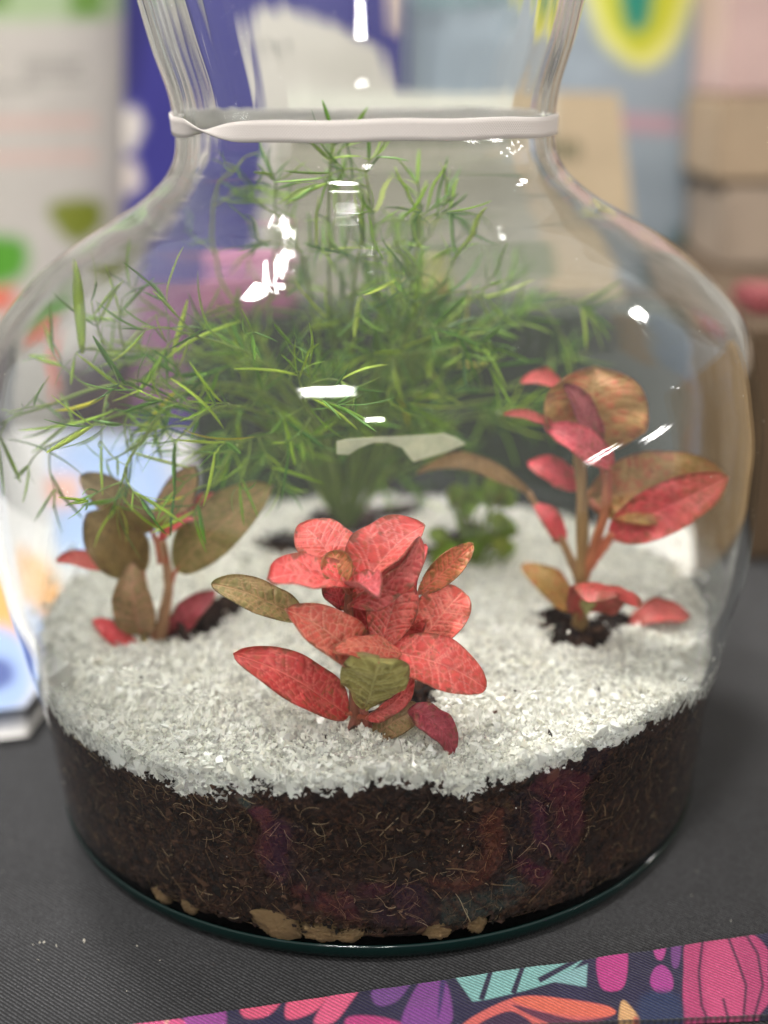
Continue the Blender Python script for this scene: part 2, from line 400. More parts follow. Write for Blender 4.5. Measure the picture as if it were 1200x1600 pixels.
def build_jar():
    zo = np.concatenate([np.linspace(0, 0.014, 10), np.linspace(0.016, 0.372, 170)])
    outer = [(0.0, 0.0022), (0.06, 0.0022), (0.115, 0.0020), (0.127, 0.0008)] + [(float(Rout(z)), float(z)) for z in zo]
    rim = [(0.0925 - 0.0004, 0.3735), (0.0925 - 0.0020, 0.3743), (0.0925 - 0.0036, 0.3735)]
    zi = np.linspace(0.371, 0.018, 170)
    inner = [(float(Rin(z)), float(z)) for z in zi]
    ri = float(Rin(0.018))
    fil = [(ri - 0.009 * (1 - math.cos(a)), 0.018 - 0.009 * math.sin(a)) for a in np.linspace(0.15, math.pi / 2, 8)]
    inner += fil + [(0.09, 0.0092), (0.0, 0.0088)]
    prof = outer + rim + inner; n = len(prof); S = 288
    th = np.linspace(0, 2 * np.pi, S, endpoint=False)
    R = np.array([p[0] for p in prof]); Z = np.array([p[1] for p in prof])
    inner_i = np.arange(n) >= len(outer) + len(rim)
    RR, TT = np.meshgrid(R, th, indexing='ij'); ZZ = np.meshgrid(Z, th, indexing='ij')[0]
    # hand-blown waver: vertical streaks in the neck, faint waves in the body
    amp = ((0.00004 + 0.00007 * sm(-np.cos(TT), .1, .8)) * sm(ZZ, 0.255, 0.30) + 0.000005 * sm(ZZ, 0.03, 0.1)) * np.where(inner_i, 1.0, 0.35)[:, None]
    per = 2 * np.pi
    wv = np.zeros_like(RR)
    for kf, ph in ((9, .3), (17, 1.7), (23, 4.0), (31, 2.2), (41, .9), (57, 5.1)):
        wv += np.sin(kf * TT + ph + 9 * ZZ * (1 + kf / 40) + 1.5 * np.sin(3 * TT + 40 * ZZ)) / math.sqrt(6)
    wv += 0.6 * np.sin(170 * ZZ + 2 * np.sin(2 * TT))
    RR = RR + amp * wv * (RR > 0.05)
    V = np.stack([RR * np.cos(TT), RR * np.sin(TT), ZZ], -1).reshape(-1, 3)
    i = np.arange(n - 1)[:, None]; j = np.arange(S)[None, :]; j2 = (j + 1) % S
    f = np.stack([i * S + j, i * S + j2, (i + 1) * S + j2, (i + 1) * S + j], -1)
    caps = []
    f = f[1:-1].reshape(-1, 4)              # drop the degenerate rings at the axis
    V = np.vstack([V, [[0, 0, 0.0022]], [[0, 0, 0.0088]]]); c0 = len(V) - 2; jj = np.arange(S); jn = (jj + 1) % S
    caps = np.concatenate([np.stack([np.full(S, c0), jn, S + jj][0:1] + [jn + S, jj + S], 1),
                           np.stack([np.full(S, c0 + 1), (n - 2) * S + jj, (n - 2) * S + jn], 1)])
    return mesh_np('glass_jar', V, [f, caps], True, mats=[M_GLASS])
jar = link('glass_jar', build_jar(), label='wide clear glass jar with narrow neck holding the planted terrarium', category='glass jar')
me = jar.data
bm = bmesh.new(); bm.from_mesh(me)
bmesh.ops.delete(bm, geom=[v for v in bm.verts if not v.link_faces], context='VERTS')
bmesh.ops.recalc_face_normals(bm, faces=bm.faces); bm.to_mesh(me); bm.free()

# thin shell added round the base, teal edge glow put into its colour
M_RIM_SHELL, nt, b, o = mat('teal_rim_shell')
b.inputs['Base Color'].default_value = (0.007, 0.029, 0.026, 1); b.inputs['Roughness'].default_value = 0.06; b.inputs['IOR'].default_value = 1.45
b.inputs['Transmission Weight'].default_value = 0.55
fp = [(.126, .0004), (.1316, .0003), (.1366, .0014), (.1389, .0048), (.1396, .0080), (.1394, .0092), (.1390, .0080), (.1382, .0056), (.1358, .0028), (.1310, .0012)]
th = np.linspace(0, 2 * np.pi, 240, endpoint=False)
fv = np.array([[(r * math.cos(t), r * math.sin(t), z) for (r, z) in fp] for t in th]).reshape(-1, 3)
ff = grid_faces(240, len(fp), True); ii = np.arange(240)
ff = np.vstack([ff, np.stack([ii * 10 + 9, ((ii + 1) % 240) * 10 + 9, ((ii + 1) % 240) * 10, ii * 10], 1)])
link('glow_rim_shell', mesh_np('glow_rim_shell', fv, ff, True, mats=[M_RIM_SHELL]), jar, label='thin added shell with the teal edge glow in its colour')

# dust on the outside of the glass
nd = 240; td = rng.uniform(-85, 85, nd); zd = rng.uniform(.02, .35, nd); rd = Rout(zd) + .00005
Vd, fd = shards(np.column_stack([rd * np.sin(np.radians(td)), -rd * np.cos(np.radians(td)), zd]), .00013 * np.exp(.5 * rng.standard_normal(nd)), .5)
link('dust_specks', mesh_np('dust_specks', Vd, fd, False, mats=[simple('pale_dust', (200, 194, 184), .9)]), jar, kind='stuff')

# ------------------------------------------------------------------ soil and grit
def soil_line(th):
    """height of the dark soil against the glass; th = angle from the camera side, degrees"""
    a = [-180, -100, -62, -55, -49, -43, -37, -31, -26, -21.8, -15, -8.2, -3, 1.9, 5, 10.3, 14, 19.2, 24, 29.2, 35, 41.5, 52, 62, 100, 180]
    z = [.070, .072, .0710, .0700, .0672, .0655, .0650, .0648, .0652, .0665, .0715, .0730, .0745, .0778, .0755, .0705, .0705, .0722, .0738, .0748, .0760, .0768, .0745, .068, .070, .070]
    return np.interp(th, a, z)
def ang(X, Y): return np.degrees(np.arctan2(X, -Y))
PATCH = []                                   # bare soil at the plants; at the back also dark shadows set as soil: (x, y, radius)
for (x, y, r) in ((640, 1092, .0105), (655, 1070, .009), (575, 1118, .007), (905, 985, .015), (960, 965, .010), (870, 960, .010), (300, 970, .017), (255, 985, .010), (350, 945, .012), (735, 845, .017), (690, 868, .013), (540, 815, .022), (450, 850, .015), (620, 800, .014)):
    p = atz(x, y, 0.081); PATCH.append((p[0], p[1], r))
def bare(X, Y):
    m = np.zeros(np.shape(X))
    for (a, c, r) in PATCH:
        rr = np.hypot(X - a, Y - c) / r
        m = np.maximum(m, 1 - sm(rr + 0.35 * (fbm(X * 400, Y * 400, 3, 2) - 0.5), 0.7, 1.1))
    return m
def grit_top(X, Y):
    r = np.hypot(X, Y)
    base = 0.0805 + 0.0015 * sm(Y, 0.0, 0.12) + 0.0045 * (fbm(X * 45 + 9, Y * 45 + 4, 11, 3) - 0.5) + 0.0026 * (fbm(X * 170, Y * 170, 13, 2) - 0.5)
    edge = soil_line(ang(X, Y)) + 0.0065
    k = sm(r, 0.118, 0.146) * sm(-Y, -0.02, 0.05)
    return base * (1 - k) + np.maximum(edge, 0.077) * k

def build_soil():
    parts = []
    nth, nz = 900, 120
    th = np.linspace(-180, 180, nth, endpoint=False)
    t = np.linspace(0, 1, nz)
    top = soil_line(th) + 0.0034 * (fbm(th * 0.9, th * 0 + 3, 21, 4) - 0.5) * 2 + 0.003 * np.maximum(0, fbm(th * 0.55, th * 0 + 8, 31, 3) - 0.62) * 6
    TH, TT = np.meshgrid(th, t, indexing='ij')
    Z = 0.0096 + (top[:, None] - 0.0096) * TT
    rin = np.where(Z < 0.018, Rin(0.018) - 0.009 * (1 - np.sqrt(np.clip(1 - ((0.018 - Z) / 0.0095) ** 2, 0, 1))), Rin(Z))
    rad = rin + 0.0015 - 0.0040 * np.clip(fbm(TH * 1.1, Z * 430, 41, 4) - .18, 0, 1) ** 1.5
    rad = rad - 0.004 * (1 - sm(Z, .0125, .019)) * sm(fbm(TH * .35, Z * 200, 47, 3), .5, .68)
    A = np.radians(TH)
    V1 = np.stack([rad * np.sin(A), -rad * np.cos(A), Z], -1)
    # close in the top towards the middle
    nr = 14
    s = np.linspace(0, 1, nr + 1)[1:]
    R2 = rad[:, -1:] * (1 - s[None, :] * 0.999)
    A2 = np.radians(th)[:, None]
    X2 = R2 * np.sin(A2); Y2 = -R2 * np.cos(A2)
    Z2 = np.minimum(top[:, None] + 0 * s[None, :], grit_top(X2, Y2) - 0.004)
    V = np.concatenate([V1, np.stack([X2, Y2, Z2], -1)], 1).reshape(-1, 3)
    f = grid_faces(nth, nz + nr, wrap_u=True)
    return mesh_np('soil', V, f, True, mats=[M_SOIL])
soil = link('soil', build_soil(), label='dark brown peat soil packed in the bottom of the jar', category='soil', kind='stuff')

def keep_inside(V, margin=0.0003):
    r = np.hypot(V[:, 0], V[:, 1]); lim = Rin(np.clip(V[:, 2], 0.018, 0.36)) - margin
    s = np.where(r > lim, lim / np.maximum(r, 1e-9), 1.0); V[:, 0] *= s; V[:, 1] *= s; return V

def build_grit():
    # bed under the loose grains
    nth, nr = 360, 90
    th = np.linspace(-180, 180, nth, endpoint=False); A = np.radians(th)[:, None]
    s = np.linspace(0.002, 1, nr)[None, :]
    R = s * (Rin(0.075) - 0.002); X = R * np.sin(A); Y = -R * np.cos(A)
    b = bare(X, Y)
    Z = grit_top(X, Y) - 0.0016 - 0.008 * b
    low = soil_line(ang(X, Y))
    V0 = np.stack([X, Y, Z], -1).reshape(-1, 3); F0 = grid_faces(nth, nr, True)
    # skirt down the glass to the soil line
    zt = Z[:, -1]; zb = soil_line(th) - 0.002
    tt = np.linspace(0, 1, 6)[None, :]
    Zs = zt[:, None] * (1 - tt) + np.minimum(zb, zt)[:, None] * tt
    rs = Rin(Zs) - 0.0046; V1 = np.stack([rs * np.sin(A), -rs * np.cos(A), Zs], -1).reshape(-1, 3)
    F1 = grid_faces(nth, 6, True, off=len(V0))
    # loose grains on top, denser and finer towards the camera
    def disc(n, ymax):
        r = 0.1445 * np.sqrt(rng.random(n)); a = rng.random(n) * 2 * np.pi
        p = np.stack([r * np.cos(a), r * np.sin(a)], 1); return p[p[:, 1] < ymax]
    p = np.vstack([disc(32000, 1), disc(52000, 0.03)])
    p = p[rng.random(len(p)) > bare(p[:, 0], p[:, 1]) * 1.02]
    z = grit_top(p[:, 0], p[:, 1]) + rng.normal(-0.0004, 0.0005, len(p))
    P = np.column_stack([p, z]); size = 0.00064 * np.exp(0.40 * rng.standard_normal(len(P)))
    # grains pressed against the glass
    n = 22000; th2 = rng.uniform(-115, 115, n); zl = soil_line(th2); 
    fine = 0.0034 * (fbm(th2 * 0.9, th2 * 0 + 3, 21, 4) - 0.5) * 2
    r2 = Rin(np.full(n, 0.075)) - 0.0014
    zt2 = grit_top(r2 * np.sin(np.radians(th2)), -r2 * np.cos(np.radians(th2)))
    z2 = zl + fine - 0.0012 * rng.random(n) ** 2 * 2 + (zt2 - zl + 0.001) * rng.random(n)
    keep = fbm(th2 * 1.3, z2 * 500, 77, 3) + (z2 - zl) * 160 > 0.36
    th2, z2 = th2[keep], z2[keep]; r2 = Rin(z2) - rng.uniform(0.0009, 0.0030, len(z2))
    P2 = np.column_stack([r2 * np.sin(np.radians(th2)), -r2 * np.cos(np.radians(th2)), z2])
    # a few grains stuck to the glass above the surface
    th3 = rng.uniform(-110, 110, 170); z3 = grit_top(.14 * np.sin(np.radians(th3)), -.14 * np.cos(np.radians(th3))) + .001 + .016 * rng.random(170) ** 2.5
    r3 = Rin(z3) - .0003; P2 = np.vstack([P2, np.column_stack([r3 * np.sin(np.radians(th3)), -r3 * np.cos(np.radians(th3)), z3])])
    P = np.vstack([P, P2]); size = np.concatenate([size, 0.00085 * np.exp(0.45 * rng.standard_normal(len(P2)))])
    Vg, Fg = shards(P, size, 0.2, 12); Vg = keep_inside(Vg, -0.0006)
    V = np.vstack([V0, V1, Vg]); Fg = Fg + len(V0) + len(V1)
    me = mesh_np('white_grit', V, [np.vstack([F0, F1]), Fg], False, mats=[M_GRIT]); return me
link('white_grit', build_grit(), label='white crushed glass grit spread over the dark soil', category='gravel', kind='stuff')

def build_crumbs():
    n = 15000
    th = rng.uniform(-100, 100, n); zt = soil_line(th) + 0.0012 * rng.standard_normal(n)
    z = 0.0125 + (zt - 0.0125) * rng.random(n) ** 0.9
    r = np.where(z < 0.016, Rin(0.018) - 0.0004, Rin(z)) - rng.uniform(-0.0017, 0.0004, n)
    A = np.radians(th); P = np.column_stack([r * np.sin(A), -r * np.cos(A), z]); size = 0.00062 * np.exp(0.45 * rng.standard_normal(n))
    # spikes of soil pushed up into the white layer
    sp = []
    for a0, h, wd in ((-21.5, .006, 1.0), (-19.5, .0075, .6), (-16, .0085, .6), (-14.5, .006, .8), (-34, .004, 1.2), (-30, .006, .7), (4, .004, 2.2), (8, .005, 1.4), (15, .007, .8), (16.5, .004, 1), (-6, .003, 1.5), (24, .002, 2)):
        m = 90; t = rng.random(m); aa = a0 + wd * rng.standard_normal(m) * (1 - 0.6 * t); zz = soil_line(aa) + h * t
        rr = Rin(zz) - rng.uniform(0.0003, 0.0012, m); aa = np.radians(aa)
        sp.append(np.column_stack([rr * np.sin(aa), -rr * np.cos(aa), zz]))
    sp = np.vstack(sp)
    # bare patches round the stems, and soil set for the back shadows
    pp = []
    for (a, c, r0) in PATCH:
        m = int(520 * (r0 / 0.012) ** 2); q = r0 * 0.95 * np.sqrt(rng.random(m)); b = rng.random(m) * 6.283
        x = a + q * np.cos(b); y = c + q * np.sin(b)
        pp.append(np.column_stack([x, y, grit_top(x, y) - 0.0042 + 0.0035 * (1 - q / r0) + 0.002 * rng.random(m)]))
    pp = np.vstack(pp)
    # specks on the grit
    m = 460; q = 0.14 * np.sqrt(rng.random(m)); b = rng.random(m) * 6.283; x = q * np.cos(b); y = q * np.sin(b)
    spk = np.column_stack([x, y, grit_top(x, y) + 0.0005])
    P = np.vstack([P, sp, pp, spk])
    size = np.concatenate([size, 0.0006 * np.exp(0.3 * rng.standard_normal(len(sp))), 0.0011 * np.exp(0.4 * rng.standard_normal(len(pp))), 0.00034 * np.exp(0.55 * rng.standard_normal(m))])
    V, f = shards(P, size, 0.6); return mesh_np('soil_crumbs', keep_inside(V, -0.0018), f, False, mats=[M_CRUMB])
adopt(link('soil_crumbs', build_crumbs(), kind='stuff'), soil)

def build_fibres():
    parts = []
    def fibre(a0, z0, L, direc, rad, curl):
        n = 7; t = np.linspace(0, 1, n); ca = np.cumsum(np.full(n, L / (n - 1)))
        dirs = direc + curl * (t - 0.3) + 0.25 * np.cumsum(rng.standard_normal(n)) * 0.3
        dx = np.cumsum(np.cos(dirs)) * L / n; dz = np.cumsum(np.sin(dirs)) * L / n
        z = np.clip(z0 + dz, 0.013, None); aa = np.radians(a0) + dx / 0.146
        z = np.minimum(z, soil_line(np.degrees(aa)) + 0.001)
        r = np.where(z < 0.018, Rin(0.018) - 0.0004, Rin(z)) - rng.uniform(-0.0020, -0.0012) - rad * .5
        parts.append(tube(np.column_stack([r * np.sin(aa), -r * np.cos(aa), z]), rad, rad * 0.5, 4))
    for i in range(2200):
        a0 = rng.uniform(-95, 95); z0 = rng.uniform(0.012, 0.07)
        fibre(a0, z0, rng.uniform(0.002, 0.012), rng.uniform(0, 6.28), 0.00008 + 0.00016 * rng.random() ** 3, rng.normal(0, 1.2))
    for a0, z0, L, d, r in ((21, .012, .034, 1.05, .00028), (14, .012, .018, 2.0, .00022), (20, .012, .016, 1.9, .0002), (15, .036, .014, 3.0, .00035), (18, .034, .012, .4, .0003), (16, .031, .012, -.4, .0003), (33, .045, .013, .7, .0003), (36, .043, .010, 1.7, .0003), (-2, .036, .01, -.2, .00025), (-6, .038, .012, -.3, .0003), (2, .038, .01, 1.4, .0002), (25, .03, .016, .9, .0002), (0, .055, .012, 1.0, .0002)):
        fibre(a0, z0, L, d, r, 0.3)
    V, fs = join(parts); return mesh_np('root_fibres', V, fs, True, mats=[M_FIBRE])
adopt(link('root_fibres', build_fibres(), kind='stuff'), soil)

# ------------------------------------------------------------------ tan drainage stones at the bottom
M_STONE = simple('tan_clay', (142, 116, 80), 0.9, 0.4, 420, 0.001)
def stone_mesh(seed):
    bm = bmesh.new(); bmesh.ops.create_icosphere(bm, subdivisions=4, radius=1)
    for v in bm.verts:
        d = v.co.copy(); v.co = d * (1 + 0.34 * mnoise.noise(d * 1.3 + Vector((seed * 7.1, 0, 0))) + 0.22 * mnoise.noise(d * 3.3 + Vector((0, seed * 3.7, 0))) + 0.2 * mnoise.noise(d * 7 + Vector((0, 0, seed))) + 0.12 * mnoise.noise(d * 15))
    me = bpy.data.meshes.new('drainage_stone'); bm.to_mesh(me); bm.free(); me.materials.append(M_STONE)
    for p in me.polygons: p.use_smooth = p.index % 3 > 0
    return me
SM = [stone_mesh(i) for i in range(4)]
STONES = [(437, 1440, 44, 24, 'biggest pale tan stone left of centre at the jar bottom'), (502, 1456, 32, 14, 'tan stone just right of the biggest pale one'), (548, 1462, 24, 11, 'small flat tan stone near the centre of the jar bottom'),
          (303, 1414, 17, 11, 'bright tan stone low at the left between two dull ones'), (262, 1398, 20, 11, 'dull brown stone at the left end of the stone row'),
          (682, 1452, 22, 14, 'rounded tan stone right of centre, left of the long root'), (742, 1442, 17, 15, 'yellowish pointed stone at the right end, by the long root')]
from math import radians
for i, (x, y, wx, hy, lab) in enumerate(STONES):
    o = link('drainage_stone', SM[i % 4], label=lab, category='stone', group='tan drainage stones under the soil')
    d = ray(x, y); R = 0.1348; a = d[0] ** 2 + d[1] ** 2; bq = CAM[0] * d[0] + CAM[1] * d[1]; c = CAM[0] ** 2 + CAM[1] ** 2 - R * R
    t = (-bq - math.sqrt(bq * bq - a * c)) / a; p = CAM + d * t
    s = 0.00022
    hz = hy * s * 1.05; o.scale = (wx * s * .95, 0.0044, hz)
    o.location = (p[0], p[1], max(p[2], 0.0098 + hz * 0.8)); o.rotation_euler = (0, rng.uniform(-.2, .2), math.atan2(p[0], -p[1]))

# ------------------------------------------------------------------ cotton band round the neck
def build_band():
    n = 420; th = np.linspace(0, 2 * np.pi, n, endpoint=False)            # angle from camera side, + to the right
    thd = np.degrees(np.where(th > np.pi, th - 2 * np.pi, th))
    hw, tk = 0.0035, 0.00035
    tw = np.pi * sm(thd, -66, -30)                                         # half twist at the left front
    cz = 0.2823 + 0.0016 * np.sin(th) * 0 - 0.0012 * (thd / 90) * (np.abs(thd) < 90) - 0.0012 * np.sign(thd) * (np.abs(thd) >= 90) * (180 - np.abs(thd)) / 90
    cz = cz + 0.0004 * np.sin(3 * th + 1) + 0.0002 * np.sin(11 * th)
    squash = 1 - 0.35 * np.exp(-((thd + 48) / 9) ** 2)
    # rounded-rectangle section
    sec = np.array([(-1, -1), (-.5, -1.15), (0, -1.2), (.5, -1.15), (1, -1), (1.04, 0), (1, 1), (.5, 1.15), (0, 1.2), (-.5, 1.15), (-1, 1), (-1.04, 0)], float)
    V = np.zeros((n, 12, 3)); U = np.zeros((n, 12, 2))
    for j, (a, b) in enumerate(sec):
        lz = a * hw * squash; lr = b * tk
        z = lz * np.cos(tw) - lr * np.sin(tw); rr = lz * np.sin(tw) * 0.35 + lr * np.cos(tw)
        z = z + 0.0
        r = Rout(np.clip(cz + z, 0, .37)) + 0.0008 + rr + 0.0014 * np.exp(-((thd + 48) / 12) ** 2)
        V[:, j] = np.stack([r * np.sin(th), -r * np.cos(th), cz + z], -1); U[:, j, 0] = np.radians(thd) * 0.074; U[:, j, 1] = lz
    f = grid_faces(n, 12, True); i = np.arange(n)
    f2 = np.stack([i * 12 + 11, ((i + 1) % n) * 12 + 11, ((i + 1) % n) * 12, i * 12], 1)
    f = np.vstack([f, f2])
    me = mesh_np('cotton_band', V.reshape(-1, 3), f, True, mats=[M_BAND])
    uv = me.uv_layers.new(name='UVMap'); li = np.zeros(len(me.loops), np.int32); me.loops.foreach_get('vertex_index', li)
    uv.data.foreach_set('uv', U.reshape(-1, 2)[li].astype(np.float32).ravel())
    return me
link('cotton_band', build_band(), label='flat off-white cotton band with a twist, stretched round the jar neck', category='band')

# ------------------------------------------------------------------ broad-leaved plants
def seg_dist(u, s, u0, k, p):
    return u - (u0 + k * np.abs(s) ** p)
def leaf_color(u, s, L, Wd, pal, seed, top):
    """vein network in millimetres: u 0..1 along, s -1..1 across"""
    r = np.random.default_rng(seed)
    x = u * L * 1000; y = s * Wd * 1000 * 0.5 * np.sin(np.pi * np.clip(u, .03, .97)) ** .6
    wob = 0.35 * (fbm(x * .5 + seed, y * .5, seed, 2) - .5)
    vein = np.exp(-((y + wob * .5) / (0.34 - 0.12 * u)) ** 2)
    nv = 7; H = max(Wd * 500, 1e-3)
    for side in (-1, 1):
        yy = np.clip(y * side, 0, None)
        for kx in range(nv):
            x0 = (0.06 + 0.80 * kx / nv + 0.03 * r.standard_normal() + (0.03 if side > 0 else 0)) * L * 1000
            xc = x0 + 0.85 * yy - 0.035 * yy ** 2 + wob
            d = (x - xc) * 0.75
            vein = np.maximum(vein, 0.95 * np.exp(-(d / (0.27 - 0.12 * yy / H)) ** 2) * (y * side > 0))
    # fine net between the side veins
    n = 80; pts = np.column_stack([r.random(n) * L * 1000, (r.random(n) - .5) * Wd * 1000])
    d = np.sqrt((x.ravel()[:, None] - pts[None, :, 0]) ** 2 + (y.ravel()[:, None] - pts[None, :, 1]) ** 2)
    d.sort(axis=1); e = (d[:, 1] - d[:, 0]).reshape(x.shape)
    net = np.exp(-(e / 0.42) ** 2)
    vein = np.maximum(vein, 0.6 * net)
    base, vc, mot = [lin(c) for c in (pal[0:3] if top else pal[3:6])]
    m = sm(fbm(x * .35 + 5, y * .35, seed + 9, 3), .42, .68)[..., None] * (pal[6] if top else 0.6) * (1 - vein[..., None])
    c = base * (1 - m) + mot * m
    ol = ((1 - vein) * sm(fbm(x * .8 + 9, y * .8, seed + 5, 3), .5, .75) * (.25 + .45 * (1 - sm(u, .1, .6))) * (1 if top else .3))[..., None]; c = c * (1 - ol) + lin((140, 118, 62)) * ol
    v = vein[..., None] * (0.78 if top else 0.7)
    c = c * (1 - v) + vc * v
    c = c * (0.84 + 0.32 * fbm(x * 1.6, y * 1.6, seed + 3, 3))[..., None]
    hs = 1 + .12 * r.standard_normal(3) * np.array([.5, 1, 1]); c = c * np.clip(hs, .8, 1.25)
    br = sm(fbm(x * .5 + 50, y * .5, seed + 21, 3) + .35 * np.abs(s) ** 3, .78, .98)[..., None] * .7; c = c * (1 - br) + lin((120, 84, 52)) * br
    # thin brownish rim, small specks
    rim = (sm(np.abs(s), .93, 1.0))[..., None] * .35; c = c * (1 - rim) + mot * .7 * rim
    sp = (vnoise(x * 3.1, y * 3.1, seed + 40) > .965)[..., None] * .5; c = c * (1 - sp) + lin((60, 40, 30)) * sp
    return c, vein
CORAL = ((230, 92, 86), (248, 158, 148), (204, 84, 70), (216, 108, 98), (238, 162, 144), (166, 118, 78), .4)
CORALD = ((208, 66, 66), (240, 132, 124), (164, 66, 54), (200, 90, 84), (228, 144, 126), (152, 104, 68), .45)
OLIVE = ((150, 128, 76), (196, 140, 104), (120, 104, 58), (150, 138, 84), (184, 170, 112), (120, 108, 60), .5)
UNDER = ((222, 96, 90), (244, 150, 138), (170, 100, 66), (172, 158, 104), (214, 204, 152), (146, 132, 80), .5)
PINKOL = ((178, 122, 70), (236, 120, 106), (150, 120, 64), (170, 120, 76), (220, 130, 110), (140, 112, 62), .6)
RUST = ((160, 124, 68), (196, 156, 100), (184, 98, 64), (168, 122, 70), (196, 150, 96), (180, 100, 64), .9)
BROWN = ((132, 108, 62), (156, 128, 78), (112, 88, 50), (134, 112, 64), (156, 130, 80), (114, 90, 52), .6)
PINK = ((203, 79, 79), (221, 117, 113), (135, 76, 52), (194, 83, 83), (212, 126, 117), (135, 81, 54), 0.5)
MAUVE = ((151, 56, 65), (184, 94, 95), (108, 54, 50), (153, 63, 68), (184, 99, 94), (108, 63, 54), 0.5)

def build_leaf(B, T, wid, N, pal, cup=0.35, bend=0.12, fold=0.0, seed=0, nu=56, nv=41, shape=(0.62, 0.58), twist=0.0, quilt=2.6, tipcurl=.14, pal2=None):
    B, T, N = np.asarray(B, float), np.asarray(T, float), np.asarray(N, float)
    ax = T - B; L = np.linalg.norm(ax); ax /= L
    N = N - ax * (N @ ax); N /= np.linalg.norm(N); S = np.cross(N, ax)
    u = np.linspace(0, 1, nu)[:, None]; s = np.linspace(-1, 1, nv)[None, :]
    a, b = shape; um = a / (a + b)
    wf = (np.clip(u, 1e-4, 1) ** a * np.clip(1 - u, 0, 1) ** b) / (um ** a * (1 - um) ** b)
    wf = np.maximum(wf, 0.05 * (1 - u))
    U = u + 0 * s; Sg = s + 0 * u
    col, vein = leaf_color(U, Sg, L, wid, pal, seed, True)
    colb, _ = leaf_color(U, Sg, L, wid, pal, seed, False)
    if pal2 is not None:
        c2, _ = leaf_color(U, Sg, L, wid, pal2, seed, True); q = sm(U, .42, .58)[..., None]; col = col * (1 - q) + c2 * q
    h = wid / 2 * wf
    q = h * Sg
    up = cup * (Sg ** 2) * h * 0.9 + (fold + .16) * np.sqrt(Sg ** 2 + .004) * h
    up = up + bend * L * 4 * (u * (1 - u)) + 0 * s
    wav = -tipcurl * L * np.clip((U - .55) / .45, 0, 1) ** 2.2 + 0.07 * wid * np.sin(U * 9 + seed) * np.abs(Sg) ** 3 + 0.03 * wid * np.sin(U * 17 + 2 * seed + Sg * 2) * Sg ** 2
    wav = wav + 0.07 * wid * (fbm(U * 3 + seed, Sg * 2 + 5, seed, 2) - .5)
    up = up + wav - quilt * 0.00028 * vein * sm(np.abs(Sg), 1.0, .85)
    tw = twist * U
    P = B + ax * (L * U)[..., None] + S * (q * np.cos(tw) * (1 - 0.18 * abs(cup) * Sg ** 2))[..., None] + N * (up + q * np.sin(tw))[..., None]
    dU = np.gradient(P, axis=0); dS = np.gradient(P, axis=1); nn = np.cross(dS, dU); nn /= np.linalg.norm(nn, axis=2)[..., None] + 1e-12
    nn = nn * np.sign((nn.reshape(-1, 3) @ N).mean())
    Pb = P - nn * 0.00035
    V = np.vstack([P.reshape(-1, 3), Pb.reshape(-1, 3)]); C = np.vstack([col.reshape(-1, 3), colb.reshape(-1, 3)])
    n0 = nu * nv; f1 = grid_faces(nu, nv, flip=True); f2 = grid_faces(nu, nv, off=n0)
    ring = np.concatenate([np.arange(nv), np.arange(1, nu) * nv + nv - 1, (nu - 1) * nv + np.arange(nv - 2, -1, -1), np.arange(nu - 2, 0, -1) * nv])
    r2 = np.roll(ring, -1); f3 = np.stack([ring, r2, r2 + n0, ring + n0], 1)
    return mesh_np('leaf', V, np.vstack([f1, f2, f3]), True, C, [M_LEAF])
def nvec(nx, ny, nz): return np.array([nx, ny, nz], float)

def make_plant(name, label, cat, base, stems, leaves, group=None, res=(56, 41), petiole=(176, 96, 70)):
    root = empty(name, tuple(base), label, cat, group)
    parts, cols = [], []
    for pts, r0, r1, c in stems:
        P = bezpath([at(x, y, Y) for (x, y, Y) in pts], 14)
        t = tube(P, r0, r1, 8, 0.08); parts.append(t)
        n = len(t[0]); cc = lin(c) * (0.8 + 0.4 * rng.random((n, 1))); cols.append(cc)
    for i, lf in enumerate(leaves):
        (bx, by, bY), (tx, ty, tY), wpx, N, pal = lf[:5]; kw = dict(lf[5]) if len(lf) > 5 else {}
        lab = kw.pop('label', None); node_pt = kw.pop('node', None)
        B, T = at(bx, by, bY), at(tx, ty, tY)
        me = build_leaf(B, T, wpx * pxm((bY + tY) / 2) * 1.03, N, pal, seed=i * 13 + len(name), nu=res[0], nv=res[1], **kw)
        o = adopt(link('leaf', me), root)
        if lab: o['label'] = lab
        if node_pt is not None:
            A = at(*node_pt); P = bezpath([A, (A + B) / 2 + np.array([0, 0, .0008]), B + (T - B) * .04], 6)
            t = tube(P, 0.0011, 0.0008, 6); parts.append(t); cols.append(lin(petiole) * np.ones((len(t[0]), 1)))
    V, fs = join(parts)
    adopt(link('stem', mesh_np('stem', V, fs, True, np.vstack(cols), [M_STEM])), root)
    return root

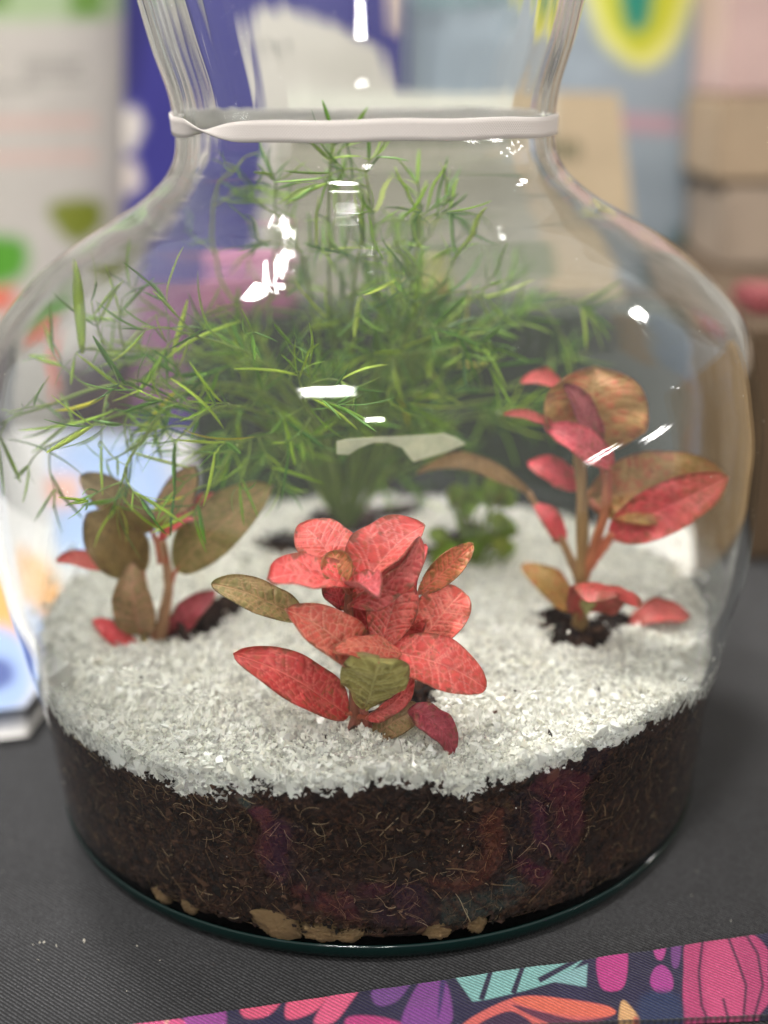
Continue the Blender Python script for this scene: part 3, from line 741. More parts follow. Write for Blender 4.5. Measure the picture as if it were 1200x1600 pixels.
Y0 = -0.109
front_leaves = [
    # top whorl
    ((545, 905, Y0), (474, 812, Y0 + .012), 96, nvec(.25, -.75, .65), CORAL, dict(cup=.25, bend=.02, node=(546, 925, Y0))),
    ((553, 930, Y0), (655, 812, Y0 + .010), 104, nvec(-.45, -.75, .55), CORAL, dict(cup=.35, bend=.05, fold=.25, node=(546, 935, Y0))),
    ((560, 912, Y0 - .004), (428, 889, Y0 - .016), 74, nvec(.15, -.42, .9), CORAL, dict(cup=.2, bend=.04, shape=(.6, .35), node=(546, 920, Y0))),
    ((548, 945, Y0 - .005), (662, 850, Y0 - .003), 66, nvec(.75, -.45, .35), CORALD, dict(cup=.25, bend=.10, node=(546, 950, Y0))),
    ((533, 914, Y0 - .008), (520, 860, Y0 - .002), 54, nvec(.1, -.9, .45), PINKOL, dict(cup=.5, bend=.02, node=(546, 925, Y0))),
    ((548, 910, Y0 - .006), (588, 917, Y0 - .022), 60, nvec(0, -.2, 1), CORAL, dict(cup=.5, bend=.02)),
    ((535, 950, Y0 + .004), (505, 885, Y0 + .010), 60, nvec(.5, -.7, .4), CORALD, dict(cup=.2, node=(546, 955, Y0))),
    # middle whorl
    ((610, 1010, Y0 + .006), (652, 850, Y0 + .014), 74, nvec(-.55, -.8, .25), CORALD, dict(cup=.4, bend=.04, node=(552, 1000, Y0))),
    ((556, 1016, Y0 + .008), (598, 905, Y0 + .014), 92, nvec(.15, -.85, .45), CORALD, dict(cup=.3)),
    ((596, 1022, Y0 + .010), (650, 930, Y0 + .016), 96, nvec(-.1, -.85, .45), CORALD, dict(cup=.3)),
    ((592, 1015, Y0 - .003), (628, 900, Y0 + .004), 86, nvec(-.05, -.95, .35), CORAL, dict(cup=.35, bend=-.02, shape=(.75, .45), node=(553, 1000, Y0))),
    ((655, 925, Y0 + .012), (738, 850, Y0 + .016), 44, nvec(.1, -.85, .5), PINKOL, dict(cup=.35, bend=-.06, node=(600, 960, Y0 + .008))),
    ((645, 1015, Y0 + .006), (720, 920, Y0 + .014), 88, nvec(-.1, -.85, .5), CORAL, dict(cup=.3, bend=.03, shape=(.6, .4), node=(555, 1010, Y0))),
    ((600, 1012, Y0 - .002), (758, 1064, Y0 - .012), 92, nvec(.05, -.72, .7), CORAL, dict(cup=.12, bend=.12, fold=-.12, node=(556, 1015, Y0))),
    ((578, 1042, Y0 - .006), (460, 948, Y0 - .012), 84, nvec(.35, -.75, .55), CORAL, dict(cup=.3, bend=.08, node=(556, 1020, Y0))),
    ((628, 1018, Y0 - .008), (530, 1004, Y0 - .020), 54, nvec(.1, -.45, .9), CORAL, dict(cup=-.2, bend=.05)),
    # lower leaves
    ((570, 1102, Y0 - .002), (592, 1030, Y0 - .022), 118, nvec(.05, .95, .3), UNDER, dict(cup=.25, bend=-.05, fold=-.22, tipcurl=0, shape=(.8, .32), label='leaf turned to show its pale olive underside', node=(556, 1090, Y0))),
    ((545, 1118, Y0 - .002), (379, 1016, Y0 - .008), 82, nvec(.45, -.75, .5), CORALD, dict(cup=.15, bend=.12, fold=.15, label='dark red leaf drooping low at the left', node=(556, 1115, Y0))),
    ((478, 965, Y0 + .004), (338, 904, Y0 + .002), 58, nvec(.3, -.75, .6), OLIVE, dict(cup=.1, bend=.05, label='narrow olive leaf pointing left', node=(550, 985, Y0))),
    ((572, 1122, Y0 - .006), (648, 1062, Y0 - .004), 34, nvec(.5, -.8, .2), CORALD, dict(cup=.4, node=(558, 1120, Y0))),
    ((585, 1146, Y0 - .004), (650, 1106, Y0 - .008), 52, nvec(-.2, -.75, .6), OLIVE, dict(cup=.1, bend=.12, shape=(.5, .25), node=(562, 1140, Y0))),
    ((642, 1104, Y0 - .009), (712, 1164, Y0 - .018), 58, nvec(.5, -.6, .65), MAUVE, dict(cup=-.1, bend=.16, shape=(.3, .4), label='pinkish leaf drooping onto the grit')),
]
front_stems = [([(562, 1150, Y0), (553, 1090, Y0), (556, 1020, Y0), (545, 960, Y0), (546, 915, Y0)], .0021, .0014, (150, 92, 70)),
               ([(548, 1140, Y0 - .002), (556, 1110, Y0), (556, 1080, Y0)], .0016, .0012, (140, 80, 64)),
               ([(580, 1150, Y0 - .001), (572, 1120, Y0 - .003), (566, 1100, Y0 - .002)], .0018, .0012, (150, 84, 70)),
               ([(555, 1020, Y0), (585, 975, Y0 + .006), (605, 950, Y0 + .009)], .0014, .0011, (180, 90, 70))]
make_plant('nerve_plant', 'coral red veined nerve plant in the middle front of the jar', 'plant', at(562, 1150, Y0), front_stems, front_leaves, 'nerve plants in the jar', (72, 51))

YR = -0.030
right_leaves = [
    ((922, 705, YR + .004), (928, 574, YR + .006), 168, nvec(-.05, -.95, .25), RUST, dict(cup=.35, bend=.06, fold=.1, shape=(.5, .42), label='round rust coloured leaf at the top', node=(908, 740, YR))),
    ((915, 780, YR + .008), (1140, 752, YR - .004), 120, nvec(-.1, -.9, .4), RUST, dict(cup=.15, bend=.14, label='large rust coloured leaf reaching right', node=(940, 800, YR))),
    ((952, 838, YR - .004), (1132, 748, YR - .020), 84, nvec(.1, -.85, .5), PINK, dict(cup=.25, bend=.02, node=(925, 865, YR), label='bright pink leaf reaching right')),
    ((936, 700, YR - .004), (888, 598, YR - .002), 40, nvec(.2, -.9, .4), MAUVE, dict(cup=.4, bend=.04, node=(945, 780, YR))),
    ((868, 668, YR - .008), (793, 643, YR - .012), 18, nvec(.1, -.7, .7), PINK, dict(cup=.5, bend=.06)),
    ((955, 728, YR - .008), (860, 665, YR - .012), 52, nvec(.1, -.85, .5), PINK, dict(cup=.2, bend=.08, node=(950, 790, YR - .004))),
    ((905, 765, YR + .010), (828, 720, YR + .014), 46, nvec(.1, -.8, .5), PINK, dict(cup=.3)),
    ((880, 848, YR + .004), (838, 785, YR + .008), 34, nvec(.3, -.9, .3), PINK, dict(cup=.3)),
    ((828, 772, YR + .012), (655, 722, YR + .020), 38, nvec(.1, -.5, .8), BROWN, dict(cup=.3, bend=.14, label='narrow brown leaf reaching left')),
    ((908, 955, YR - .008), (962, 908, YR - .030), 128, nvec(.25, -.30, .9), PINK, dict(cup=-.55, bend=.12, shape=(.55, .3), label='low pink leaf folded down both sides', node=(905, 975, YR))),
    ((893, 952, YR - .002), (822, 880, YR + .002), 50, nvec(.3, -.85, .4), RUST, dict(cup=.2, node=(905, 970, YR))),
    ((882, 606, YR + .016), (815, 585, YR + .020), 34, nvec(0, -.6, .8), PINK, dict(cup=.3)),
    ((915, 955, YR - .010), (930, 915, YR - .020), 54, nvec(0, .9, .3), UNDER, dict(cup=.2, shape=(.7, .3))),
]
right_stems = [([(905, 1000, YR), (908, 930, YR), (910, 850, YR), (908, 760, YR), (903, 690, YR)], .0032, .0022, (150, 120, 78)),
               ([(912, 900, YR), (930, 850, YR - .002), (945, 800, YR - .004), (945, 740, YR - .004)], .0024, .0016, (176, 110, 76)),
               ([(915, 890, YR), (935, 865, YR - .002), (958, 834, YR - .004)], .0022, .0016, (190, 110, 80)),
               ([(905, 905, YR), (880, 850, YR + .004), (845, 800, YR + .01), (825, 768, YR + .012)], .002, .0014, (150, 116, 80)),
               ([(870, 850, YR + .004), (840, 800, YR + .008)], .001, .0008, (150, 100, 70))]
make_plant('nerve_plant', 'tall rust and pink nerve plant at the right side of the jar', 'plant', at(905, 1000, YR), right_stems, right_leaves, 'nerve plants in the jar', (60, 41))

YL = -0.032
left_leaves = [
    ((225, 895, YL), (138, 806, YL - .004), 92, nvec(.2, -.9, .35), BROWN, dict(cup=.2, bend=.04, node=(220, 930, YL))),
    ((240, 830, YL + .004), (130, 742, YL), 62, nvec(.25, -.85, .4), BROWN, dict(cup=.2, bend=.08, node=(250, 880, YL))),
    ((252, 835, YL + .006), (300, 730, YL + .01), 56, nvec(0, -.95, .3), OLIVE, dict(cup=.2, node=(260, 880, YL))),
    ((275, 890, YL - .002), (412, 760, YL - .008), 92, nvec(-.1, -.85, .5), OLIVE, dict(cup=.15, bend=.06, node=(268, 910, YL), label='large olive green leaf reaching right')),
    ((190, 896, YL + .002), (86, 868, YL + .002), 32, nvec(.1, -.6, .8), CORALD, dict(cup=.3, bend=.12)),
    ((219, 988, YL - .006), (205, 885, YL - .010), 72, nvec(0, -.95, .3), OLIVE, dict(cup=.2, shape=(.45, .6), label='small yellowish olive leaf low on the plant', node=(232, 1010, YL))),
    ((214, 1018, YL - .004), (146, 968, YL - .004), 34, nvec(.2, -.8, .5), CORALD, dict(cup=.3, node=(235, 1020, YL))),
    ((262, 1005, YL + .004), (330, 922, YL + .008), 46, nvec(-.2, -.85, .4), MAUVE, dict(cup=.3, node=(250, 1015, YL))),
    ((250, 846, YL - .004), (312, 800, YL - .006), 24, nvec(0, -.6, .8), CORALD, dict(cup=.3)),
    ((300, 800, YL + .01), (335, 770, YL + .012), 20, nvec(0, -.7, .7), CORALD, dict(cup=.3)),
]
left_stems = [([(250, 1018, YL), (256, 960, YL), (264, 905, YL), (250, 840, YL + .004)], .0030, .0018, (164, 124, 92)),
              ([(235, 1022, YL), (222, 990, YL - .004), (215, 960, YL - .006)], .0018, .0012, (150, 130, 84)),
              ([(245, 1010, YL), (228, 940, YL), (222, 890, YL)], .0018, .0014, (160, 110, 84))]
make_plant('nerve_plant', 'dull olive and brown nerve plant at the left side of the jar', 'plant', at(245, 1020, YL), left_stems, left_leaves, 'nerve plants in the jar', (40, 27))

# fallen leaf on the grit at the right
pB, pT = atz(1082, 962, .084), atz(984, 966, .0835)
fl = link('fallen_leaf', build_leaf(pB, pT, .013, nvec(0, -.5, .9), PINK, cup=.3, bend=.08, seed=91, nu=30, nv=21), label='single fallen pink leaf lying on the grit at right', category='leaf')
# small green creeping plant behind
GREEN = ((112, 138, 40), (144, 166, 66), (84, 112, 32), (112, 138, 40), (144, 166, 66), (84, 112, 32), .5)
YG = 0.045
gl = []
for i in range(22):
    a = rng.uniform(0, 6.28); x = 745 + 52 * rng.uniform(-1, 1); y = 835 + 62 * rng.uniform(-1, 1); dY = rng.uniform(-.012, .012)
    gl.append(((x, y, YG + dY), (x + 24 * math.cos(a), y - 12 - 16 * abs(math.sin(a)), YG + dY - .004), 34, nvec(.3 * math.cos(a), -.6, .7), GREEN, dict(cup=.2, shape=(.5, .45), node=(742, 900 - 20 * rng.random(), YG))))
make_plant('creeping_plant', 'small bright green leafy plant in shade behind the coral plant', 'plant', at(742, 905, YG), [([(742, 905, YG), (745, 860, YG), (748, 800, YG)], .0012, .0006, (110, 130, 50))], gl, None, (14, 9), (120, 140, 60))

# ------------------------------------------------------------------ asparagus fern
FB = at(540, 800, 0.095); FB[2] = 0.079
fern = empty('asparagus_fern', tuple(FB), 'feathery green asparagus fern filling the middle of the jar', 'plant')
def needle_mesh(L, wd, bendy, material):
    n = 9; t = np.linspace(0, 1, n); w_ = wd * np.sin(np.pi * np.clip(t * .93 + .05, 0, 1)) ** .6
    z = bendy * L * t ** 2; V = []
    for i in range(n):
        V += [(t[i] * L, -w_[i] / 2, z[i] + w_[i] * .10), (t[i] * L, 0, z[i] - w_[i] * .10), (t[i] * L, w_[i] / 2, z[i] + w_[i] * .10), (t[i] * L, 0, z[i] + w_[i] * .04)]
    V = np.array(V); f = []
    for i in range(n - 1):
        for j in range(4): f.append((i * 4 + j, i * 4 + (j + 1) % 4, i * 4 + 4 + (j + 1) % 4, i * 4 + 4 + j))
    f.append((0, 3, 2, 1)); e = (n - 1) * 4; f.append((e, e + 1, e + 2, e + 3))
    return V, np.array(f), material
NV = [needle_mesh(1.0, .058, .36, 0), needle_mesh(1.0, .070, -.34, 0), needle_mesh(1.0, .055, .55, 0), needle_mesh(1.0, .10, .12, 0)]
NM = [mesh_np('leaf', v, f, True, mats=[M_NEEDLE]) for v, f, _ in NV]
NYM = [mesh_np('leaf', v, f, True, mats=[M_YELLOW]) for v, f, _ in NV]
STEMS = [  # (control pixels with depth, needles, length mm, spread)
    ([(540, 800, .095), (528, 640, .06), (514, 420, .01), (516, 252, -.01)], 36, 17),
    ([(545, 800, .095), (585, 600, .05), (588, 420, .01), (572, 275, -.01)], 40, 18),
    ([(550, 800, .095), (618, 620, .04), (640, 470, .01), (657, 345, -.005)], 38, 18),
    ([(530, 800, .095), (480, 640, .04), (340, 560, .0), (140, 545, -.035)], 32, 19),
    ([(528, 800, .095), (470, 660, .03), (260, 590, -.02), (60, 640, -.045), (2, 662, -.045)], 33, 20),
    ([(522, 800, .095), (420, 670, .01), (230, 640, -.045), (70, 700, -.045)], 20, 19),
    ([(530, 800, .095), (450, 640, .01), (310, 600, -.03), (215, 700, -.06), (190, 760, -.065)], 29, 19),
    ([(520, 800, .095), (410, 610, .03), (300, 520, .0), (225, 470, -.01)], 18, 18),
    ([(560, 800, .095), (670, 610, .04), (770, 500, .035), (890, 470, .03)], 23, 20),
    ([(560, 800, .095), (690, 630, .045), (790, 600, .05), (860, 565, .055)], 11, 20),
    ([(530, 800, .095), (425, 570, .04), (345, 430, .03), (332, 320, .025), (378, 252, .02)], 8, 14),
    ([(540, 800, .095), (555, 650, .03), (600, 570, .0), (712, 545, -.02)], 26, 19),
    ([(530, 800, .095), (445, 700, .0), (380, 690, -.04), (322, 770, -.05)], 24, 18),
    ([(540, 800, .095), (495, 520, .04), (470, 400, .02), (412, 332, .01)], 30, 17),
    ([(550, 795, .095), (640, 650, .03), (645, 560, .02), (735, 470, .01)], 26, 19),
    ([(540, 795, .095), (500, 670, .0), (420, 570, -.035), (270, 515, -.045)], 29, 19),
    ([(545, 795, .095), (510, 690, .0), (480, 640, -.05), (470, 600, -.06)], 19, 18),
    ([(545, 800, .095), (570, 690, .05), (640, 600, .04), (660, 520, .03)], 22, 18),
    ([(540, 800, .095), (450, 620, .05), (400, 500, .05), (420, 430, .05)], 13, 17),
    ([(545, 800, .095), (600, 700, .085), (690, 640, .08), (770, 620, .075)], 8, 20),
    ([(540, 800, .095), (500, 690, .08), (440, 600, .07), (380, 540, .06)], 8, 20),
    ([(545, 800, .095), (560, 680, .08), (600, 560, .075), (640, 470, .07)], 26, 20),
    ([(548, 800, .095), (610, 745, .085), (690, 715, .075), (760, 735, .07)], 8, 18),
    ([(536, 800, .095), (480, 740, .08), (420, 700, .06), (370, 730, .05)], 18, 18),
    ([(545, 800, .095), (580, 740, .085), (620, 690, .06), (640, 660, .04)], 18, 18),
    ([(545, 800, .095), (560, 650, .04), (545, 520, .01), (560, 400, -.01)], 34, 18),
    ([(548, 800, .095), (600, 640, .03), (630, 540, -.005), (690, 440, -.02)], 30, 19),
    ([(545, 800, .095), (640, 690, .07), (740, 650, .055), (830, 640, .05)], 8, 20),
    ([(540, 800, .095), (470, 690, .02), (390, 640, -.03), (330, 640, -.05), (290, 675, -.055)], 24, 18),
]
cand = []; stem_objs = []
def frame(ax, rnd):
    ax = ax / np.linalg.norm(ax); r = rnd - ax * (rnd @ ax); r /= np.linalg.norm(r); return np.stack([ax, np.cross(r, ax), r], 1)
def inside(p, m=.004):
    return math.hypot(p[0], p[1]) < float(Rin(min(max(p[2], .02), .36))) - m
for si, (pts, n, Lmm) in enumerate(STEMS):
    P = bezpath([at(*p) if i else FB for i, p in enumerate(pts)], 26)
    parts = [tube(P, .0010, .00045, 6)]
    nt_ = max(4, int(n * .36))
    for q in range(nt_ + 1):
        t = min(.999, 0.30 + 0.72 * (q + .6 * rng.random()) / nt_)
        i = min(int(t * 25), 24); p = P[i] + (P[i + 1] - P[i]) * (t * 25 - i); tan = P[i + 1] - P[i]; tan /= np.linalg.norm(tan)
        side = rng.standard_normal(3); side -= tan * (side @ tan); side /= np.linalg.norm(side)
        last = q == nt_
        d0 = tan if last else side * .75 + tan * .65 + np.array([0, 0, .18]); d0 = d0 / np.linalg.norm(d0)
        tl = rng.uniform(.014, .034) * (1.15 - .5 * t) * (.5 if last else 1)
        curl = 0.6 * rng.standard_normal(3) + np.array([0, 0, -.55]); TW = [p]; d = d0
        nn_ = 8
        for kx in range(nn_):
            d = d + curl * .11; d = d / np.linalg.norm(d); e = TW[-1] + d * tl / nn_
            if not inside(e, .003): break
            TW.append(e)
        if len(TW) < 3: continue
        TW = np.array(TW); parts.append(tube(TW, .00042, .00025, 5))
        nodes = max(2, int(tl / .0062))
        for kx in range(nodes):
            ii = min(len(TW) - 1, 2 + int((len(TW) - 2) * (kx + 1) / nodes)); e = TW[ii]; td = TW[ii] - TW[ii - 1]; td /= np.linalg.norm(td)
            k0 = rng.random() * 6.28; m_ = int(rng.integers(1, 4)) + (kx == nodes - 1)
            A_ = np.cross(td, [.2, .5, .8]); A_ /= np.linalg.norm(A_); B_ = np.cross(td, A_)
            for z_ in range(m_):
                aa = k0 + 6.28 * z_ / m_ + .4 * rng.standard_normal(); op = rng.uniform(.35, .95)
                dd = td * math.cos(op) + (A_ * math.cos(aa) + B_ * math.sin(aa)) * math.sin(op); L = Lmm * .00092 * rng.uniform(.5, 1.3)
                if inside(e + dd * L): cand.append((si, e, dd, L, int(rng.integers(0, 4)), rng.random() < .02, 1.0))
    V, fs = join(parts)
    cc = np.tile(lin((120, 140, 62) if si != 10 else (150, 160, 90)), (len(V), 1))
    stem_objs.append(adopt(link('stem', mesh_np('stem', V, fs, True, cc, [M_STEM])), fern))
def special(p0, p1, wide, yellow, kind=1, si=5):
    A, B_ = at(*p0), at(*p1); L = np.linalg.norm(B_ - A); cand.append((si, A, (B_ - A) / L, L, kind, yellow, wide))
# individually visible needles
special((288, 672, -.066), (382, 713, -.072), 1.3, True)
special((706, 556, .02), (768, 452, .02), 1.1, True, 0, 8)
special((706, 566, .015), (762, 578, .01), 1.6, True, 0, 11)
special((88, 642, -.05), (178, 636, -.055), 1.2, True, 1, 5)
special((131, 552, -.04), (122, 415, -.035), 1.6, False, 3, 3)
special((268, 590, -.06), (360, 642, -.066), 1.3, False, 1, 7)
special((0, 662, -.045), (96, 628, -.05), 1.5, False, 0, 4)
special((14, 686, -.05), (134, 700, -.056), 1.0, False, 1, 5)
special((184, 640, -.055), (66, 698, -.05), 1.0, False, 0, 5)
special((274, 672, -.066), (240, 735, -.066), 1.2, False, 0, 6)
special((486, 640, -.06), (572, 640, -.066), 1.0, False, 0, 16)
special((486, 640, -.06), (520, 690, -.066), 1.0, False, 0, 16)
special((262, 560, -.05), (375, 478, -.035), .9, False, 1, 15)
special((660, 348, -.008), (604, 288, -.014), 1.5, False, 0, 2)
special((662, 348, -.008), (642, 268, -.014), 1.2, False, 2, 2)
special((666, 346, -.008), (676, 262, -.014), 1.3, False, 0, 2)
special((668, 346, -.008), (694, 302, -.014), 1.4, False, 1, 2)
special((655, 348, -.008), (602, 316, -.014), 1.4, False, 1, 2)
special((516, 252, -.008), (556, 236, -.014), 1.3, False, 1, 0)
special((572, 278, -.008), (596, 232, -.014), 1.2, False, 0, 1)
special((572, 285, -.008), (530, 250, -.014), 1.0, False, 0, 1)
special((140, 575, -.04), (190, 515, -.045), 1.0, False, 0, 3)
special((200, 610, -.05), (130, 560, -.045), 1.0, False, 0, 4)
spec0 = len(cand) - 23
order = sorted(range(len(cand)), key=lambda i: (i < spec0, -cand[i][3] / ((cand[i][1][1] - CAM[1]))))
indiv, rest = order[:300], order[300:]
for ix in indiv:
    si, e, dd, L, kd, yel, wide = cand[ix]
    Rm = frame(dd, np.array([0, -.6, .8]) + .7 * rng.standard_normal(3)); s = np.diag([L, L * wide * (.017 / max(L, .012)) ** .35, L])
    o = link('leaf', (NYM if yel else NM)[kd]); so = stem_objs[si]; o.parent = so
    if yel: o['label'] = 'yellowed needle leaf'
    M = np.eye(4); M[:3, :3] = Rm @ s; M[:3, 3] = e
    o.matrix_local = Matrix(M.tolist())
Vs, Fs, off = [], [], 0
for ix in rest:
    si, e, dd, L, kd, yel, wide = cand[ix]
    Rm = frame(dd, np.array([0, -.6, .8]) + .7 * rng.standard_normal(3)); v, f, _ = NV[kd]
    Vs.append((v * L) @ Rm.T + e); Fs.append(f + off); off += len(v)
if Vs: adopt(link('needle_leaves', mesh_np('needle_leaves', np.vstack(Vs), np.vstack(Fs), True, mats=[M_NEEDLE_MASS]), kind='stuff'), fern)

# made-up pale sheet standing in for a stray bright patch before the fern
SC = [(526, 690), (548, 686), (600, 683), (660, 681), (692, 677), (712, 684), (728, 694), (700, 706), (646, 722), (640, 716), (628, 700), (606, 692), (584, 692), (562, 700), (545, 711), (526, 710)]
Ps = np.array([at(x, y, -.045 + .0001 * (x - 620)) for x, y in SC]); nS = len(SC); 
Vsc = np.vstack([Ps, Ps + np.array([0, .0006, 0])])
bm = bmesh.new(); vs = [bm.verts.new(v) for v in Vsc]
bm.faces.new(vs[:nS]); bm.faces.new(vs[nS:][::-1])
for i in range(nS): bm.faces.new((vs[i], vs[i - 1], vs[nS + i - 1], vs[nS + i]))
bmesh.ops.triangulate(bm, faces=bm.faces[:]); me = bpy.data.meshes.new('bright_patch_sheet'); bm.to_mesh(me); bm.free()
M_PALE_SHEET = simple('bright_patch_sheet', (178, 180, 150), .5, .2, 120); me.materials.append(M_PALE_SHEET)
link('bright_patch_sheet', me, label='added pale greenish sheet with a curved bite, standing in for a bright patch', category='stand-in')

# ------------------------------------------------------------------ printed cloth along the table edge
def build_runner():
    e0, e1 = atz(120, 1612, .003), atz(1290, 1441, .003)
    ex = e1 - e0; Lx = np.linalg.norm(ex); ex /= Lx; ey = np.array([ex[1], -ex[0], 0.0])
    nx, ny = 860, 130
    U, Vv = np.meshgrid(np.linspace(-.06, Lx + .03, nx), np.linspace(0, .046, ny), indexing='ij')
    lift = .0022 + .0010 * np.exp(-(Vv / .003) ** 2) * 0 + .0012 * (fbm(U * 40, Vv * 40, 61, 3) - .5)
    lift = np.where(Vv < .0012, lift * (Vv / .0012) ** .5, lift)
    P = e0 + ex * U[..., None] + ey * (Vv * (.16 + .84 * np.clip(U / Lx, 0, 1)) + .0006 * (fbm(U * 60, U * 0, 3, 2) - .5))[..., None]; P[..., 2] = .0008 + lift
    q = proj(P); px, py = q[..., 0], q[..., 1]
    c = np.ones(px.shape + (3,)) * lin((46, 40, 74))
    c = c * (0.75 + .5 * fbm(px * .02, py * .02, 8, 3))[..., None]
    def pp(pts, rgb, soft=3.0, smooth=True):
        nonlocal c; c = paint(c, px, py, pts, rgb, soft, smooth)
    NAVY = (44, 38, 70)
    # left: pink and purple petals
    pp([(150, 1600), (190, 1590), (215, 1600), (190, 1625), (150, 1625)], (150, 196, 190))
    pp([(205, 1592), (250, 1586), (300, 1602), (240, 1630)], (222, 90, 140))
    pp([(255, 1578), (268, 1578), (262, 1600), (258, 1600)], (240, 170, 160))
    pp([(290, 1576), (345, 1568), (350, 1610), (300, 1615)], (168, 76, 160))
    pp([(380, 1564), (440, 1556), (420, 1586), (382, 1590)], (240, 96, 134))
    pp([(456, 1555), (516, 1546), (492, 1580), (448, 1592)], (246, 100, 138))
    pp([(526, 1544), (564, 1537), (545, 1570), (520, 1598), (490, 1596)], (246, 104, 146))
    pp([(540, 1592), (600, 1590), (640, 1612), (560, 1640)], (210, 70, 140))
    pp([(585, 1545), (640, 1530), (625, 1560), (600, 1572), (584, 1566)], (128, 76, 150))
    pp([(660, 1530), (694, 1532), (706, 1570), (700, 1602), (640, 1606), (628, 1590)], (142, 74, 156))
    pp([(688, 1534), (696, 1532), (690, 1570), (684, 1590)], (70, 50, 110))
    # teal leaf with navy ribs
    pp([(706, 1522), (770, 1506), (840, 1497), (922, 1489), (880, 1530), (820, 1548), (760, 1562), (730, 1566)], (144, 200, 196), 2, False)
    pp([(852, 1532), (918, 1506), (916, 1542)], (150, 198, 200), 2, False)
    for a, b_ in (((772, 1502), (752, 1562)), ((822, 1496), (802, 1552)), ((920, 1490), (842, 1532)), ((708, 1528), (735, 1568))):
        d = np.array(b_) - np.array(a); n_ = np.array([-d[1], d[0]]) / np.linalg.norm(d) * 3.2
        pp([a + n_, b_ + n_ * 1.4, b_ - n_ * 1.4, a - n_], NAVY, 1.6, False)
    # orange scroll leaf
    pp([(720, 1604), (770, 1572), (820, 1556), (880, 1560), (950, 1572), (956, 1586), (930, 1600), (930, 1640), (720, 1640)], (234, 112, 106), 2)
    pp([(800, 1562), (850, 1558), (952, 1574), (950, 1588), (870, 1584)], (244, 118, 96), 2)
    pp([(742, 1606), (780, 1584), (806, 1582), (838, 1606), (845, 1640), (742, 1640)], (70, 44, 76), 2)
    pp([(800, 1570), (850, 1582), (905, 1594), (958, 1588), (900, 1606), (850, 1596)], (110, 52, 80), 1.6)
    pp([(970, 1566), (990, 1578), (1004, 1602), (1000, 1640), (968, 1640)], (240, 186, 128), 2)
    pp([(990, 1590), (1002, 1600), (1000, 1640), (985, 1640)], (226, 120, 90), 2)
    # magenta buds
    pp([(932, 1500), (950, 1484), (978, 1482), (980, 1520), (970, 1546), (940, 1544)], (206, 66, 146), 2)
    pp([(1022, 1480), (1040, 1476), (1036, 1498), (1026, 1498)], (200, 74, 156), 2)
    pp([(1050, 1476), (1064, 1474), (1060, 1510), (1050, 1508)], (128, 70, 140), 2)
    pp([(1016, 1536), (1022, 1514), (1036, 1508), (1050, 1524), (1050, 1546), (1030, 1553)], (186, 66, 156), 2)
    # big rose bud
    pp([(1076, 1466), (1140, 1456), (1180, 1462), (1206, 1500), (1204, 1560), (1180, 1600), (1170, 1680), (1080, 1680), (1068, 1580), (1068, 1520)], (198, 72, 124), 2)
    pp([(1110, 1470), (1140, 1462), (1160, 1520), (1162, 1590), (1120, 1600), (1100, 1540)], (214, 82, 132), 6)
    for L in ([(1136, 1460), (1152, 1500), (1166, 1540), (1160, 1610)], [(1098, 1468), (1092, 1520), (1096, 1570), (1112, 1610)], [(1164, 1458), (1184, 1490), (1192, 1540), (1178, 1590)], [(1130, 1560), (1136, 1585), (1146, 1606)]):
        for a, b_ in zip(L[:-1], L[1:]):
            d = np.array(b_, float) - np.array(a); n_ = np.array([-d[1], d[0]]) / np.linalg.norm(d) * 2.2
            pp([a + n_, b_ + n_, b_ - n_, a - n_], (104, 38, 78), 1.4, False)
    pp([(1210, 1450), (1300, 1430), (1300, 1660), (1212, 1600)], (40, 36, 84), 3)
    pp([(1000, 1560), (1060, 1556), (1062, 1640), (1010, 1640)], (44, 56, 96), 8)
    top = P.reshape(-1, 3); c = c * .52
    bot = top.copy(); bot[:, 2] = .0004
    n0 = len(top); f = [grid_faces(nx, ny, flip=True)]
    ring = np.concatenate([np.arange(ny), np.arange(1, nx) * ny + ny - 1, (nx - 1) * ny + np.arange(ny - 2, -1, -1), np.arange(nx - 2, 0, -1) * ny]); r2 = np.roll(ring, -1)
    # thin cloth: upper sheet with a turned-down hem
    hem = top[ring].copy(); hem[:, 2] = .0003
    f.append(np.stack([ring, r2, n0 + (np.arange(len(ring)) + 1) % len(ring), n0 + np.arange(len(ring))], 1))
    return mesh_np('table_runner', np.vstack([top, hem]), np.vstack(f), True, np.vstack([c.reshape(-1, 3), c.reshape(-1, 3)[ring]]), [M_PRINT])
link('table_runner', build_runner(), label='printed cloth with navy, magenta, teal and orange flowers along the front', category='cloth')

# pale lint crumbs on the black cloth
lp = np.array([atz(x, y, .0008) for x, y in ((52, 1476), (62, 1473), (69, 1472), (88, 1478), (214, 1478), (132, 1470), (60, 1500), (250, 1500), (1142, 1438))] + [atz(rng.uniform(0, 1200), rng.uniform(1250, 1560), .0006) for i in range(40)])
lp = lp[np.hypot(lp[:, 0], lp[:, 1]) > .15]
V, f = shards(lp, np.concatenate([np.full(9, .0003), np.full(60, .00016)])[:len(lp)], .7)
link('lint_specks', mesh_np('lint_specks', V, f, False, mats=[simple('lint', (190, 184, 170), .9)]), label='pale specks of lint scattered on the black cloth', category='lint', kind='stuff')

